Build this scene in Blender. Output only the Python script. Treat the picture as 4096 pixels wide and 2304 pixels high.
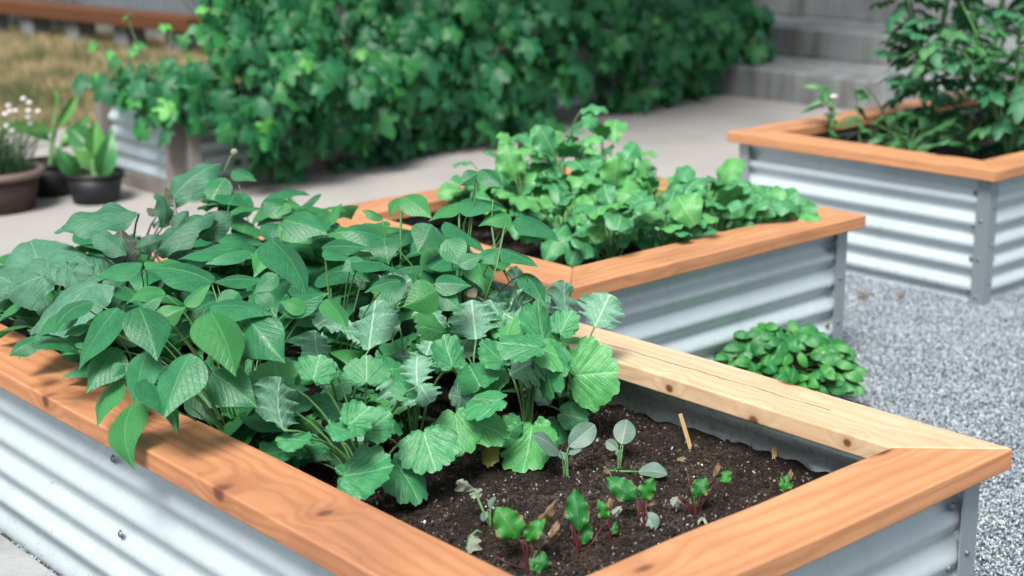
import bpy, bmesh, math, random
import numpy as np
from mathutils import Vector, Matrix

for o in list(bpy.data.objects): bpy.data.objects.remove(o)
SC = bpy.context.scene
COL = SC.collection
RNG = random.Random(7)

# ------------------------------------------------------------------ camera
CAMZ = 1.505
FPX = 6088.555                      # focal length in pixels of a 4096 px wide frame
ROT = (Matrix.Rotation(math.radians(-41.187), 3, 'Z')
       @ Matrix.Rotation(math.radians(90 - 15.0034), 3, 'X')
       @ Matrix.Rotation(math.radians(-0.69775), 3, 'Z'))
cam_d = bpy.data.cameras.new('camera')
cam = bpy.data.objects.new('camera', cam_d); COL.objects.link(cam)
cam.matrix_world = Matrix.Translation((0, 0, CAMZ)) @ ROT.to_4x4()
cam_d.sensor_width = 36.0
cam_d.lens = FPX / 4096 * 36.0
cam_d.clip_start = 0.05; cam_d.clip_end = 500
cam_d.dof.use_dof = True
cam_d.dof.focus_distance = 3.05
cam_d.dof.aperture_fstop = 3.0
SC.camera = cam

# ------------------------------------------------------------------ sky, sun, exposure
SUN_EL, SUN_AZ = math.radians(54), math.radians(213)      # azimuth: direction TO the sun, from +X towards +Y
W = bpy.data.worlds.new('World'); SC.world = W; W.use_nodes = True
nt = W.node_tree; nt.nodes.clear()
sky = nt.nodes.new('ShaderNodeTexSky'); sky.sky_type = 'NISHITA'; sky.sun_disc = False
sky.sun_elevation = SUN_EL; sky.sun_rotation = math.pi / 2 - SUN_AZ
sky.air_density = 1.0; sky.dust_density = 4.0; sky.ozone_density = 1.0
bg = nt.nodes.new('ShaderNodeBackground'); bg.inputs['Strength'].default_value = 0.085
wo = nt.nodes.new('ShaderNodeOutputWorld')
hs = nt.nodes.new('ShaderNodeHueSaturation'); hs.inputs['Saturation'].default_value = 0.60; hs.inputs['Hue'].default_value = 0.468
nt.links.new(sky.outputs[0], hs.inputs['Color']); nt.links.new(hs.outputs[0], bg.inputs[0]); nt.links.new(bg.outputs[0], wo.inputs[0])
sl = bpy.data.lights.new('sun', 'SUN'); sl.energy = 2.8; sl.angle = math.radians(20); sl.color = (1.0, 0.97, 0.92)
so = bpy.data.objects.new('sun', sl); COL.objects.link(so)
sd = Vector((math.cos(SUN_EL) * math.cos(SUN_AZ), math.cos(SUN_EL) * math.sin(SUN_AZ), math.sin(SUN_EL)))
so.rotation_euler = sd.to_track_quat('Z', 'Y').to_euler()
so.location = sd * 20
SC.view_settings.view_transform = 'Standard'; SC.view_settings.look = 'None'
SC.view_settings.exposure = 1.14; SC.view_settings.gamma = 1.0
SC.view_settings.use_curve_mapping = False
SC.render.engine = 'CYCLES'
SC.cycles.use_denoising = True
SC.cycles.max_bounces = 8; SC.cycles.transparent_max_bounces = 8

# ------------------------------------------------------------------ survey helpers (photo position -> place in the garden)
def ray(px, py): return ROT @ Vector(((px - 2048) / FPX, -(py - 1152) / FPX, -1.0))
CAMP = Vector((0, 0, CAMZ))
def on_z(px, py, z):
    d = ray(px, py); return CAMP + d * ((z - CAMZ) / d.z)
def at_depth(px, py, dep): return CAMP + ray(px, py) * dep
def in_box(px, py, box):
    """first point where the sight line enters a canopy box (x0,x1,y0,y1,ztop); returns optical depth"""
    x0, x1, y0, y1, zt = box
    d = ray(px, py)
    tx = max(x0 / d.x if d.x > 0 else 0, y0 / d.y if d.y > 0 else 0, (zt - CAMZ) / d.z)
    lim = min(x1 / d.x, y1 / d.y)
    return min(tx, lim)

# ------------------------------------------------------------------ generic scene helpers
def tag(o, label=None, cat=None, group=None, kind=None):
    if label: o['label'] = label
    if cat: o['category'] = cat
    if group: o['group'] = group
    if kind: o['kind'] = kind
    return o
def empty(name, loc, label=None, cat=None, group=None, rz=0):
    o = bpy.data.objects.new(name, None); COL.objects.link(o)
    o.empty_display_size = 0.05
    o.location = loc; o.rotation_euler = (0, 0, rz)
    return tag(o, label, cat, group)
def link(name, me, parent=None, mw=None):
    o = bpy.data.objects.new(name, me); COL.objects.link(o)
    if parent is not None: o.parent = parent
    if mw is not None: o.matrix_basis = mw
    return o
def mesh(name, V, F, mat=None, smooth=True, uv=None):
    me = bpy.data.meshes.new(name)
    me.from_pydata([tuple(v) for v in V], [], [tuple(f) for f in F])
    if uv is not None:
        lay = me.uv_layers.new(name='UVMap')
        idx = np.empty(len(me.loops), dtype=np.int32); me.loops.foreach_get('vertex_index', idx)
        lay.data.foreach_set('uv', np.asarray(uv, dtype=np.float32)[idx].ravel())
    if mat: me.materials.append(mat)
    if smooth: me.polygons.foreach_set('use_smooth', [True] * len(me.polygons))
    me.update()
    return me
def bm_mesh(name, bm, mat, smooth=False):
    me = bpy.data.meshes.new(name); bm.to_mesh(me); bm.free()
    me.materials.append(mat)
    if smooth: me.polygons.foreach_set('use_smooth', [True] * len(me.polygons))
    return me
def box_mesh(name, x0, x1, y0, y1, z0, z1, mat, bev=0.004, seg=2):
    bm = bmesh.new()
    vs = [bm.verts.new((x, y, z)) for x in (x0, x1) for y in (y0, y1) for z in (z0, z1)]
    for f in ((0,1,3,2),(4,6,7,5),(0,4,5,1),(2,3,7,6),(0,2,6,4),(1,5,7,3)):
        bm.faces.new([vs[i] for i in f])
    bmesh.ops.recalc_face_normals(bm, faces=bm.faces)
    if bev: bmesh.ops.bevel(bm, geom=bm.edges[:], offset=bev, segments=seg, affect='EDGES', profile=0.5)
    return bm_mesh(name, bm, mat, smooth=False)
class Tubes:
    def __init__(s): s.V = []; s.F = []; s.cut = []
    def add(s, pts, r0, r1, n=6, cap=True):
        pts = [Vector(p) for p in pts]; k = len(pts); b0 = len(s.V); s.cut.append((b0, len(s.F)))
        for i, p in enumerate(pts):
            t = (pts[min(i+1, k-1)] - pts[max(i-1, 0)])
            t = t.normalized() if t.length > 1e-9 else Vector((0,0,1))
            a = t.orthogonal().normalized() if abs(t.z) > 0.95 else t.cross(Vector((0,0,1))).normalized()
            b = t.cross(a); r = r0 + (r1 - r0) * i / max(1, k-1)
            for j in range(n):
                an = 2*math.pi*j/n
                s.V.append(p + a*(r*math.cos(an)) + b*(r*math.sin(an)))
            if i:
                for j in range(n):
                    q = b0 + (i-1)*n
                    s.F.append((q+j, q+(j+1)%n, q+n+(j+1)%n, q+n+j))
        if cap:
            s.F.append(tuple(b0+j for j in range(n))[::-1]); s.F.append(tuple(b0+(k-1)*n+j for j in range(n)))
    def mesh(s, name, mat): return mesh(name, s.V, s.F, mat)
def bez(p0, p1, p2, n=7):
    p0, p1, p2 = Vector(p0), Vector(p1), Vector(p2)
    return [p0*(1-t)**2 + p1*(2*t*(1-t)) + p2*t*t for t in [i/(n-1) for i in range(n)]]
def lathe(name, prof, mat, n=48):
    V = []; F = []
    for r, z in prof:
        for j in range(n):
            a = 2*math.pi*j/n; V.append((r*math.cos(a), r*math.sin(a), z))
    for i in range(len(prof)-1):
        for j in range(n):
            F.append((i*n+j, i*n+(j+1)%n, (i+1)*n+(j+1)%n, (i+1)*n+j))
    return mesh(name, V, F, mat)

# ------------------------------------------------------------------ materials
class NT:
    def __init__(s, name):
        s.m = bpy.data.materials.new(name); s.m.use_nodes = True
        s.t = s.m.node_tree; s.t.nodes.clear()
        s.out = s.n('ShaderNodeOutputMaterial')
    def n(s, typ, **kw):
        o = s.t.nodes.new(typ)
        for k, v in kw.items(): setattr(o, k, v)
        return o
    def l(s, a, b): s.t.links.new(a, b)
    def val(s, x, inp):
        if isinstance(x, (int, float)): inp.default_value = x
        elif isinstance(x, (tuple, list)): inp.default_value = tuple(x) + ((1,) if len(x) == 3 and inp.type == 'RGBA' else ())
        else: s.l(x, inp)
    def math(s, op, a, b=0.0, c=None, clamp=False):
        o = s.n('ShaderNodeMath', operation=op); o.use_clamp = clamp
        s.val(a, o.inputs[0]); s.val(b, o.inputs[1])
        if c is not None: s.val(c, o.inputs[2])
        return o.outputs[0]
    def mix(s, f, a, b, mode='MIX'):
        o = s.n('ShaderNodeMix', data_type='RGBA', blend_type=mode)
        s.val(f, o.inputs[0]); s.val(a, o.inputs[6]); s.val(b, o.inputs[7]); return o.outputs[2]
    def ramp(s, f, stops, interp='LINEAR'):
        o = s.n('ShaderNodeValToRGB'); o.color_ramp.interpolation = interp
        e = o.color_ramp.elements
        while len(e) < len(stops): e.new(0.5)
        for i, (p, c) in enumerate(stops):
            e[i].position = p; e[i].color = (tuple(c) + (1,)) if isinstance(c, (tuple, list)) else (c, c, c, 1)
        s.l(f, o.inputs[0]); return o.outputs[0]
    def noise(s, vec, scale, detail=3, rough=0.5, dist=0.0):
        o = s.n('ShaderNodeTexNoise'); o.inputs['Scale'].default_value = scale
        o.inputs['Detail'].default_value = detail; o.inputs['Roughness'].default_value = rough
        o.inputs['Distortion'].default_value = dist
        if vec is not None: s.l(vec, o.inputs['Vector'])
        return o.outputs[0]
    def mapping(s, vec, scale=(1,1,1), loc=(0,0,0)):
        o = s.n('ShaderNodeMapping'); o.inputs['Scale'].default_value = scale; o.inputs['Location'].default_value = loc
        s.l(vec, o.inputs[0]); return o.outputs[0]
    def coord(s, which='Object'): return s.n('ShaderNodeTexCoord').outputs[which]
    def sep(s, vec):
        o = s.n('ShaderNodeSeparateXYZ'); s.l(vec, o.inputs[0]); return o.outputs
    def bump(s, h, strength=0.3, dist=0.01):
        o = s.n('ShaderNodeBump'); o.inputs['Strength'].default_value = strength; o.inputs['Distance'].default_value = dist
        s.l(h, o.inputs['Height']); return o.outputs[0]
    def principled(s, color, rough=0.5, metal=0.0, normal=None, spec=None, **kw):
        o = s.n('ShaderNodeBsdfPrincipled')
        s.val(color, o.inputs['Base Color']); s.val(rough, o.inputs['Roughness']); s.val(metal, o.inputs['Metallic'])
        if spec is not None: s.val(spec, o.inputs['Specular IOR Level'])
        if normal is not None: s.l(normal, o.inputs['Normal'])
        return o
    def done(s, shader): s.l(shader, s.out.inputs[0]); return s.m

def wood_mat(name, light, dark, knotc, seed, crack=False, knots=()):
    t = NT(name)
    c = t.coord('Object')
    oi = t.n('ShaderNodeObjectInfo')
    va = t.n('ShaderNodeVectorMath', operation='ADD')
    cx = t.n('ShaderNodeCombineXYZ'); t.l(t.math('MULTIPLY', oi.outputs['Random'], 37.0), cx.inputs[0]); t.l(t.math('MULTIPLY', oi.outputs['Random'], 11.0), cx.inputs[1])
    cx.inputs[2].default_value = seed
    t.l(c, va.inputs[0]); t.l(cx.outputs[0], va.inputs[1])
    p = va.outputs[0]
    # knots: sparse cells along the board
    vo = t.n('ShaderNodeTexVoronoi', feature='F1'); vo.inputs['Scale'].default_value = 1.0; vo.inputs['Randomness'].default_value = 0.9
    t.l(t.mapping(p, (3.2, 7.5, 1.5)), vo.inputs['Vector'])
    kd = vo.outputs['Distance']
    for (kx, ky, kz, kr) in knots:
        sb = t.n('ShaderNodeVectorMath', operation='SUBTRACT'); t.l(c, sb.inputs[0]); sb.inputs[1].default_value = (kx, ky, kz)
        ml = t.n('ShaderNodeVectorMath', operation='MULTIPLY'); t.l(sb.outputs[0], ml.inputs[0]); ml.inputs[1].default_value = (0.085/kr, 0.05/kr, 0.10/kr)
        ln = t.n('ShaderNodeVectorMath', operation='LENGTH'); t.l(ml.outputs[0], ln.inputs[0])
        kd = t.math('MINIMUM', kd, ln.outputs['Value'])
    swirl = t.math('MULTIPLY', t.math('SUBTRACT', 1.0, t.math('MULTIPLY', kd, 2.4), clamp=True), 0.55)
    # growth rings along x
    n1 = t.noise(t.mapping(p, (0.9, 5.5, 5.5)), 1.0, 3, 0.5)
    s = t.sep(t.mapping(p, (1.0, 1.0, 1.0)))
    rr = t.math('ADD', t.math('MULTIPLY', s[1], 95.0), t.math('MULTIPLY', s[2], 120.0))
    ph = t.math('ADD', t.math('ADD', rr, t.math('MULTIPLY', n1, 16.0)), t.math('MULTIPLY', swirl, 9.0))
    ring = t.math('POWER', t.math('ADD', t.math('MULTIPLY', t.math('SINE', t.math('MULTIPLY', ph, 2.1)), 0.5), 0.5), 1.8)
    fib = t.noise(t.mapping(p, (6.0, 240.0, 240.0)), 1.0, 2, 0.6)
    blot = t.noise(t.mapping(p, (2.2, 9.0, 9.0)), 1.0, 3, 0.6)
    col = t.mix(t.math('MULTIPLY', ring, 0.55), light, dark)
    col = t.mix(t.ramp(blot, [(0.38, 0.0), (0.68, 0.45)]), col, dark)
    col = t.mix(t.math('MULTIPLY', t.ramp(fib, [(0.35, 0.0), (0.75, 1.0)]), 0.18), col, tuple(x*0.55 for x in dark))
    halo = t.ramp(kd, [(0.06, 1.0), (0.26, 0.0)])
    col = t.mix(t.math('MULTIPLY', halo, 0.6), col, tuple(x*0.75 for x in dark))
    core = t.ramp(kd, [(0.05, 1.0), (0.10, 0.0)])
    col = t.mix(core, col, knotc)
    stn = t.noise(t.mapping(p, (1.7, 3.0, 3.0), (4, 2, 0)), 1.0, 5, 0.65)
    col = t.mix(t.ramp(stn, [(0.47, 0.0), (0.70, 0.6)]), col, tuple(x*0.5 + 0.03 for x in dark))
    col = t.mix(t.ramp(t.noise(t.mapping(p, (30, 60, 60)), 1.0, 3, 0.7), [(0.66, 0.0), (0.74, 0.35)]), col, (0.09, 0.06, 0.045))
    if crack:
        o = t.sep(c)
        wig = t.noise(t.mapping(c, (7.0, 0.0, 0.0)), 1.0, 4, 0.7)
        yy = t.math('ADD', t.math('SUBTRACT', o[1], 0.012), t.math('ADD', t.math('MULTIPLY', t.math('SUBTRACT', wig, 0.5), 0.030), t.math('MULTIPLY', o[0], -0.02)))
        a = t.math('ABSOLUTE', yy)
        wid = t.math('MULTIPLY', t.noise(t.mapping(c, (16.0, 0, 0)), 1.0, 2), 0.0032)
        line = t.math('LESS_THAN', a, wid)
        x0, x1 = crack
        rng = t.math('MULTIPLY', t.math('GREATER_THAN', o[0], x0), t.math('LESS_THAN', o[0], x1))
        line = t.math('MULTIPLY', line, rng)
        col = t.mix(t.math('MULTIPLY', line, 0.85), col, (0.05, 0.02, 0.012))
    h = t.math('ADD', t.math('MULTIPLY', fib, 0.5), t.math('MULTIPLY', ring, -0.35))
    pr = t.principled(col, t.math('ADD', 0.5, t.math('MULTIPLY', fib, 0.2)), 0, t.bump(h, 0.25, 0.002), spec=0.35)
    return t.done(pr.outputs[0])
M = {}
M['cedar'] = wood_mat('cedar_wood', (0.505, 0.255, 0.125), (0.36, 0.147, 0.060), (0.10, 0.035, 0.018), 1.0)
M['fir'] = wood_mat('pale_fir_wood', (0.54, 0.40, 0.27), (0.45, 0.285, 0.155), (0.12, 0.045, 0.02), 5.0, crack=(-0.87, -0.22), knots=((-0.52, 0.0767, -0.024, 0.011), (-0.745, 0.0767, -0.036, 0.014), (-0.97, 0.0767, -0.019, 0.010)))
M['cedar_near'] = wood_mat('knotty_cedar_wood', (0.48, 0.225, 0.108), (0.33, 0.122, 0.050), (0.10, 0.035, 0.018), 2.0, knots=((-0.269, -0.07, -0.012, 0.017), (0.403, -0.074, -0.008, 0.019), (0.612, 0.0, 0.0, 0.010)))

def galv_mat(name, base, rough, metal, dirt=0.0, mud=False):
    t = NT(name); c = t.coord('Object')
    sp = t.n('ShaderNodeTexVoronoi', feature='F1'); sp.inputs['Scale'].default_value = 55; t.l(c, sp.inputs['Vector'])
    big = t.noise(c, 3.0, 4, 0.6)
    col = t.mix(t.ramp(big, [(0.35, 0.0), (0.7, 0.5)]), base, tuple(x*0.84 for x in base))
    f = t.sep(sp.outputs['Color'])
    col = t.mix(t.math('MULTIPLY', f[0], 0.14), col, tuple(x*0.7 for x in base))
    spk = t.noise(c, 240.0, 2, 0.5)
    col = t.mix(t.ramp(spk, [(0.70, 0.0), (0.76, 0.6)]), col, (0.12, 0.11, 0.10))
    if dirt:
        spl = t.noise(c, 55.0, 5, 0.7)
        col = t.mix(t.ramp(spl, [(0.50, 0.0), (0.62, dirt)]), col, (0.07, 0.055, 0.045))
    if mud:
        sx = t.noise(t.mapping(c, (14.0, 1.0, 1.2)), 1.0, 4, 0.65)
        col = t.mix(t.ramp(sx, [(0.54, 0.0), (0.72, 0.22)]), col, tuple(x*0.62 for x in base))
        dots = t.noise(c, 70.0, 4, 0.7); oz = t.sep(c)[2]
        lim = t.math('ADD', 0.60, t.math('MULTIPLY', oz, 0.35))
        col = t.mix(t.math('MULTIPLY', t.math('GREATER_THAN', dots, lim), 0.55), col, (0.17, 0.15, 0.13))
    rg = t.math('ADD', rough, t.math('MULTIPLY', t.math('SUBTRACT', big, 0.5), 0.25))
    pr = t.principled(col, rg, metal, t.bump(t.noise(c, 30.0, 2), 0.05, 0.003))
    return t.done(pr.outputs[0])
M['galv'] = galv_mat('galvanized_steel', (0.49, 0.57, 0.605), 0.42, 0.34, 0.0, True)
M['galv_in'] = galv_mat('galvanized_steel_soil_splashed', (0.60, 0.64, 0.66), 0.34, 0.5, 0.35)
M['post'] = galv_mat('galvanized_angle', (0.34, 0.39, 0.42), 0.42, 0.6)
M['screw'] = galv_mat('zinc_screw', (0.15, 0.19, 0.21), 0.5, 0.6)

def ground_mat(name, a, b, c3, s1, s2, bump=0.2, bd=0.01, rough=0.9):
    t = NT(name); c = t.coord('Object')
    n1 = t.noise(c, s1, 5, 0.6); n2 = t.noise(c, s2, 3, 0.6)
    col = t.mix(t.ramp(n1, [(0.35, 0.0), (0.68, 1.0)]), a, b)
    col = t.mix(t.ramp(n2, [(0.48, 0.0), (0.66, 0.7)]), col, c3)
    return t.done(t.principled(col, rough, 0, t.bump(n2, bump, bd), spec=0.2).outputs[0])
M['gravel_bed'] = ground_mat('gravel_fines', (0.10, 0.115, 0.13), (0.15, 0.165, 0.18), (0.04, 0.047, 0.055), 4, 130)
M['path'] = ground_mat('crushed_fines_path', (0.27, 0.257, 0.248), (0.33, 0.315, 0.303), (0.20, 0.192, 0.185), 1.6, 260, 0.3, 0.004)
M['soil'] = ground_mat('dark_potting_soil', (0.011, 0.007, 0.005), (0.060, 0.047, 0.039), (0.005, 0.0035, 0.003), 7, 140, 0.8, 0.008, 0.95)
M['lawn'] = ground_mat('dry_lawn_earth', (0.20, 0.16, 0.09), (0.13, 0.125, 0.055), (0.24, 0.19, 0.11), 1.1, 60, 0.6, 0.02)
M['earth'] = ground_mat('far_earth', (0.16, 0.15, 0.10), (0.10, 0.11, 0.06), (0.2, 0.17, 0.11), 0.5, 12)

def concrete_mat(name, a, b, stain):
    t = NT(name); c = t.coord('Object')
    n1 = t.noise(c, 2.2, 6, 0.65); n2 = t.noise(c, 60, 3, 0.6)
    st = t.noise(t.mapping(c, (3.0, 3.0, 0.5)), 2.2, 4, 0.6)
    col = t.mix(t.ramp(n1, [(0.3, 0.0), (0.7, 1.0)]), a, b)
    col = t.mix(t.ramp(st, [(0.46, 0.0), (0.66, 0.75)]), col, stain)
    col = t.mix(t.ramp(n2, [(0.5, 0.0), (0.7, 0.3)]), col, tuple(x*0.7 for x in a))
    return t.done(t.principled(col, 0.85, 0, t.bump(n2, 0.25, 0.004), spec=0.25).outputs[0])
M['concrete'] = concrete_mat('weathered_concrete', (0.15, 0.165, 0.17), (0.23, 0.246, 0.25), (0.08, 0.076, 0.07))
M['kerbstone'] = concrete_mat('grey_kerb_concrete', (0.23, 0.24, 0.245), (0.30, 0.31, 0.315), (0.19, 0.19, 0.19))

def chips_mat(name, stops, rough=0.8, dim=(0.1, 0.11, 0.12)):
    t = NT(name); oi = t.n('ShaderNodeObjectInfo')
    col = t.ramp(oi.outputs['Random'], stops, 'LINEAR')
    n = t.noise(t.coord('Object'), 2.5, 2)
    col = t.mix(t.math('MULTIPLY', n, 0.4), col, dim)
    return t.done(t.principled(col, rough, 0, spec=0.3).outputs[0])
M['chips'] = chips_mat('granite_chips', [(0.0, (0.03, 0.042, 0.054)), (0.25, (0.135, 0.172, 0.20)), (0.6, (0.265, 0.318, 0.355)), (0.9, (0.43, 0.49, 0.53)), (1.0, (0.56, 0.57, 0.56))])
M['crumb'] = chips_mat('soil_crumb', [(0.0, (0.007, 0.005, 0.004)), (0.5, (0.018, 0.012, 0.009)), (0.86, (0.038, 0.027, 0.020)), (0.95, (0.09, 0.068, 0.05)), (1.0, (0.24, 0.21, 0.18))], 0.95, (0.008, 0.006, 0.005))
M['perlite'] = chips_mat('pale_grit', [(0.0, (0.12, 0.10, 0.085)), (0.6, (0.30, 0.28, 0.26)), (0.9, (0.55, 0.54, 0.52)), (1.0, (0.78, 0.77, 0.75))])

def leaf_mat(name, base, dark, vein, nv=7, slope=0.55, rough=0.42, trans=0.22, veinw=0.05, quilt=0.5, spec=0.48, edge=None, var=0.45, yell=0.42, tone=None):
    t = NT(name)
    uv = t.n('ShaderNodeUVMap').outputs[0]; s = t.sep(uv)
    u = t.math('MULTIPLY', t.math('ABSOLUTE', t.math('SUBTRACT', s[0], 0.5)), 2.0); v = s[1]
    if tone: r = t.n('ShaderNodeAttribute', attribute_name=tone).outputs['Fac']
    else: r = t.n('ShaderNodeObjectInfo').outputs['Random']
    n = t.noise(t.coord('Object'), 3.0, 3, 0.6)
    col = t.mix(t.ramp(n, [(0.3, 0.0), (0.7, 1.0)]), base, dark)
    col = t.mix(t.math('MULTIPLY', r, var), col, tuple(x*0.55 for x in dark))
    r2 = t.math('FRACT', t.math('MULTIPLY', r, 7.31))
    col = t.mix(t.math('MULTIPLY', t.math('GREATER_THAN', r2, 0.62), yell), col, (base[0]*2.2, base[1]*1.35, base[2]*0.7))
    ph = t.math('SUBTRACT', v, t.math('MULTIPLY', u, slope))
    sv = t.math('ABSOLUTE', t.math('SINE', t.math('MULTIPLY', ph, math.pi * nv)))       # 0 on side veins
    side = t.ramp(sv, [(0.0, 1.0), (veinw * 2.2, 0.0)])
    mid = t.ramp(u, [(0.0, 1.0), (veinw*0.35, 0.8), (veinw * 0.9, 0.0)])
    vm = t.math('MAXIMUM', mid, t.math('MULTIPLY', side, 0.30))
    col = t.mix(t.math('MULTIPLY', vm, 0.75), col, vein)
    if edge is not None:
        col = t.mix(t.ramp(t.math('ADD', u, t.math('MULTIPLY', n, 0.3)), [(0.95, 0.0), (1.12, 0.8)]), col, edge)
    vo = t.n('ShaderNodeTexVoronoi', feature='DISTANCE_TO_EDGE'); vo.inputs['Scale'].default_value = 1.0; t.l(t.mapping(uv, (15, 19, 1)), vo.inputs['Vector'])
    net = t.ramp(vo.outputs['Distance'], [(0.0, 0.0), (0.16, 1.0)])
    col = t.mix(t.math('MULTIPLY', t.math('SUBTRACT', 1.0, net), 0.20), col, vein)
    h = t.math('ADD', t.math('MULTIPLY', t.ramp(sv, [(0.0, 0.0), (0.5, 1.0)]), 0.6), t.math('MULTIPLY', net, 0.28))
    bp = t.bump(h, quilt*0.55, 0.003)
    pr = t.principled(col, rough, 0, bp, spec=spec)
    tr = t.n('ShaderNodeBsdfTranslucent'); t.l(t.mix(0.35, col, (base[0]*2.6, base[1]*1.9, base[2]*0.6)), tr.inputs[0])
    mx = t.n('ShaderNodeMixShader'); mx.inputs[0].default_value = trans
    t.l(pr.outputs[0], mx.inputs[1]); t.l(tr.outputs[0], mx.inputs[2])
    return t.done(mx.outputs[0])
M['bean'] = leaf_mat('bean_leaf', (0.0264, 0.1980, 0.0744), (0.0120, 0.1176, 0.0480), (0.10, 0.30, 0.12), 6, 0.6, 0.40, 0.30)
M['kale_blue'] = leaf_mat('kale_leaf_blue_green', (0.1323, 0.3162, 0.2070), (0.0633, 0.2185, 0.1265), (0.38, 0.52, 0.41), 5, 0.75, 0.5, 0.16, 0.05, 0.7, yell=0.0)
M['kale'] = leaf_mat('kale_leaf_green', (0.0391, 0.2530, 0.0897), (0.0207, 0.1725, 0.0621), (0.20, 0.46, 0.23), 5, 0.75, 0.45, 0.2, 0.045, 0.6)
M['yellow_leaf'] = leaf_mat('yellowed_leaf', (0.22, 0.21, 0.035), (0.14, 0.17, 0.03), (0.26, 0.28, 0.08), 5, 0.75, 0.6, 0.2)
M['eggplant'] = leaf_mat('eggplant_leaf', (0.0408, 0.1740, 0.0888), (0.0192, 0.1080, 0.0552), (0.10, 0.19, 0.12), 6, 0.6, 0.55, 0.18, 0.05, 0.7, yell=0.0)
M['eggplant_young'] = leaf_mat('eggplant_young_leaf', (0.036, 0.070, 0.036), (0.036, 0.032, 0.036), (0.08, 0.14, 0.06), 7, 0.6, 0.55, 0.15, 0.05, 0.7)
M['squash'] = leaf_mat('squash_leaf', (0.0713, 0.2185, 0.1323), (0.0368, 0.1437, 0.0828), (0.14, 0.28, 0.18), 5, 0.8, 0.6, 0.15, 0.04, 0.8, yell=0.0)
M['broccoli'] = leaf_mat('broccoli_leaf', (0.105, 0.185, 0.140), (0.075, 0.145, 0.108), (0.28, 0.36, 0.30), 5, 0.7, 0.5, 0.15, 0.05, 0.3, yell=0.0)
M['wilted'] = leaf_mat('wilted_pale_leaf', (0.30, 0.33, 0.27), (0.18, 0.23, 0.16), (0.38, 0.40, 0.33), 5, 0.7, 0.7, 0.2, yell=0.0)
M['dry_leaf'] = leaf_mat('dried_tan_leaf', (0.27, 0.20, 0.115), (0.15, 0.09, 0.045), (0.32, 0.25, 0.15), 5, 0.7, 0.8, 0.2, yell=0.0)
M['beet'] = leaf_mat('beet_leaf', (0.024, 0.200, 0.042), (0.012, 0.125, 0.028), (0.08, 0.18, 0.06), 6, 0.6, 0.38, 0.25, spec=0.35, edge=(0.20, 0.13, 0.06))
M['radish'] = leaf_mat('radish_leaf', (0.058, 0.290, 0.100), (0.026, 0.190, 0.066), (0.24, 0.48, 0.26), 6, 0.6, 0.42, 0.22, 0.05, 0.5)
M['basil'] = leaf_mat('basil_leaf', (0.0308, 0.2145, 0.0528), (0.0143, 0.1320, 0.0319), (0.08, 0.28, 0.09), 5, 0.6, 0.28, 0.16, 0.04, 0.6, spec=0.4)
M['hop'] = leaf_mat('hop_leaf', (0.0202, 0.1624, 0.0605), (0.0078, 0.0806, 0.0314), (0.05, 0.20, 0.08), 4, 0.7, 0.45, 0.2, 0.05, 0.4, var=0.5, spec=0.32)
M['hop_mass'] = leaf_mat('hop_leaf_mass', (0.0202, 0.1624, 0.0605), (0.0078, 0.0806, 0.0314), (0.05, 0.20, 0.08), 4, 0.7, 0.45, 0.2, 0.05, 0.4, var=0.5, spec=0.32, tone='tone')
M['hop_young'] = leaf_mat('hop_young_leaf', (0.0575, 0.3220, 0.0690), (0.0391, 0.2415, 0.0552), (0.10, 0.32, 0.10), 4, 0.7, 0.45, 0.28, 0.05, 0.4)
M['tomato'] = leaf_mat('tomato_leaf', (0.0375, 0.1875, 0.0800), (0.0175, 0.1063, 0.0475), (0.05, 0.16, 0.07), 5, 0.6, 0.5, 0.2, 0.05, 0.5, var=0.45)
M['pepper'] = leaf_mat('pepper_leaf', (0.0448, 0.1890, 0.0616), (0.0280, 0.1260, 0.0420), (0.08, 0.2, 0.08), 5, 0.6, 0.35, 0.25)
M['canna'] = leaf_mat('canna_leaf', (0.0600, 0.2520, 0.0744), (0.0240, 0.1320, 0.0504), (0.14, 0.30, 0.12), 14, 0.9, 0.38, 0.25, 0.05, 0.3)
M['chive'] = leaf_mat('chive_leaf', (0.026, 0.088, 0.040), (0.016, 0.056, 0.026), (0.04, 0.11, 0.05), 2, 0.1, 0.5, 0.0)
def plain(name, col, rough=0.6, spec=0.4, noise=0.25, ns=8.0):
    t = NT(name); n = t.noise(t.coord('Object'), ns, 4, 0.6)
    c = t.mix(t.math('MULTIPLY', n, noise), col, tuple(x*0.4 for x in col))
    return t.done(t.principled(c, rough, 0, t.bump(n, 0.1, 0.003), spec=spec).outputs[0])
M['stem'] = plain('green_stem', (0.075, 0.18, 0.06), 0.5)
M['stem_dark'] = plain('dark_vine_stem', (0.06, 0.09, 0.04), 0.6)
M['stem_purple'] = plain('purple_stem', (0.11, 0.085, 0.10), 0.5)
M['stem_red'] = plain('beet_red_stem', (0.075, 0.012, 0.02), 0.4)
M['flower'] = plain('white_flower', (0.5, 0.47, 0.46), 0.7, 0.2, 0.1)
M['brown_plastic'] = plain('brown_plastic', (0.05, 0.03, 0.027), 0.5, 0.3)
M['brown_rim'] = plain('faded_brown_plastic', (0.14, 0.10, 0.088), 0.55, 0.3)
M['black_plastic'] = plain('black_plastic', (0.012, 0.013, 0.016), 0.5, 0.35)
M['grey_wood'] = plain('weathered_grey_wood', (0.20, 0.18, 0.172), 0.85, 0.2, 0.5, 14)
M['stake_wood'] = plain('pale_stake_wood', (0.38, 0.26, 0.13), 0.7, 0.2)
M['shaded_timber'] = plain('shaded_brown_timber', (0.11, 0.045, 0.02), 0.7, 0.2, 0.5, 5)  # brown ledge timber, with the shade over it put into the base colour
M['fence'] = plain('dark_ribbed_steel', (0.04, 0.046, 0.055), 0.5, 0.4, 0.4, 2)
M['fence_light'] = plain('pale_ribbed_steel', (0.13, 0.15, 0.17), 0.5, 0.4, 0.3, 2)
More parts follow.
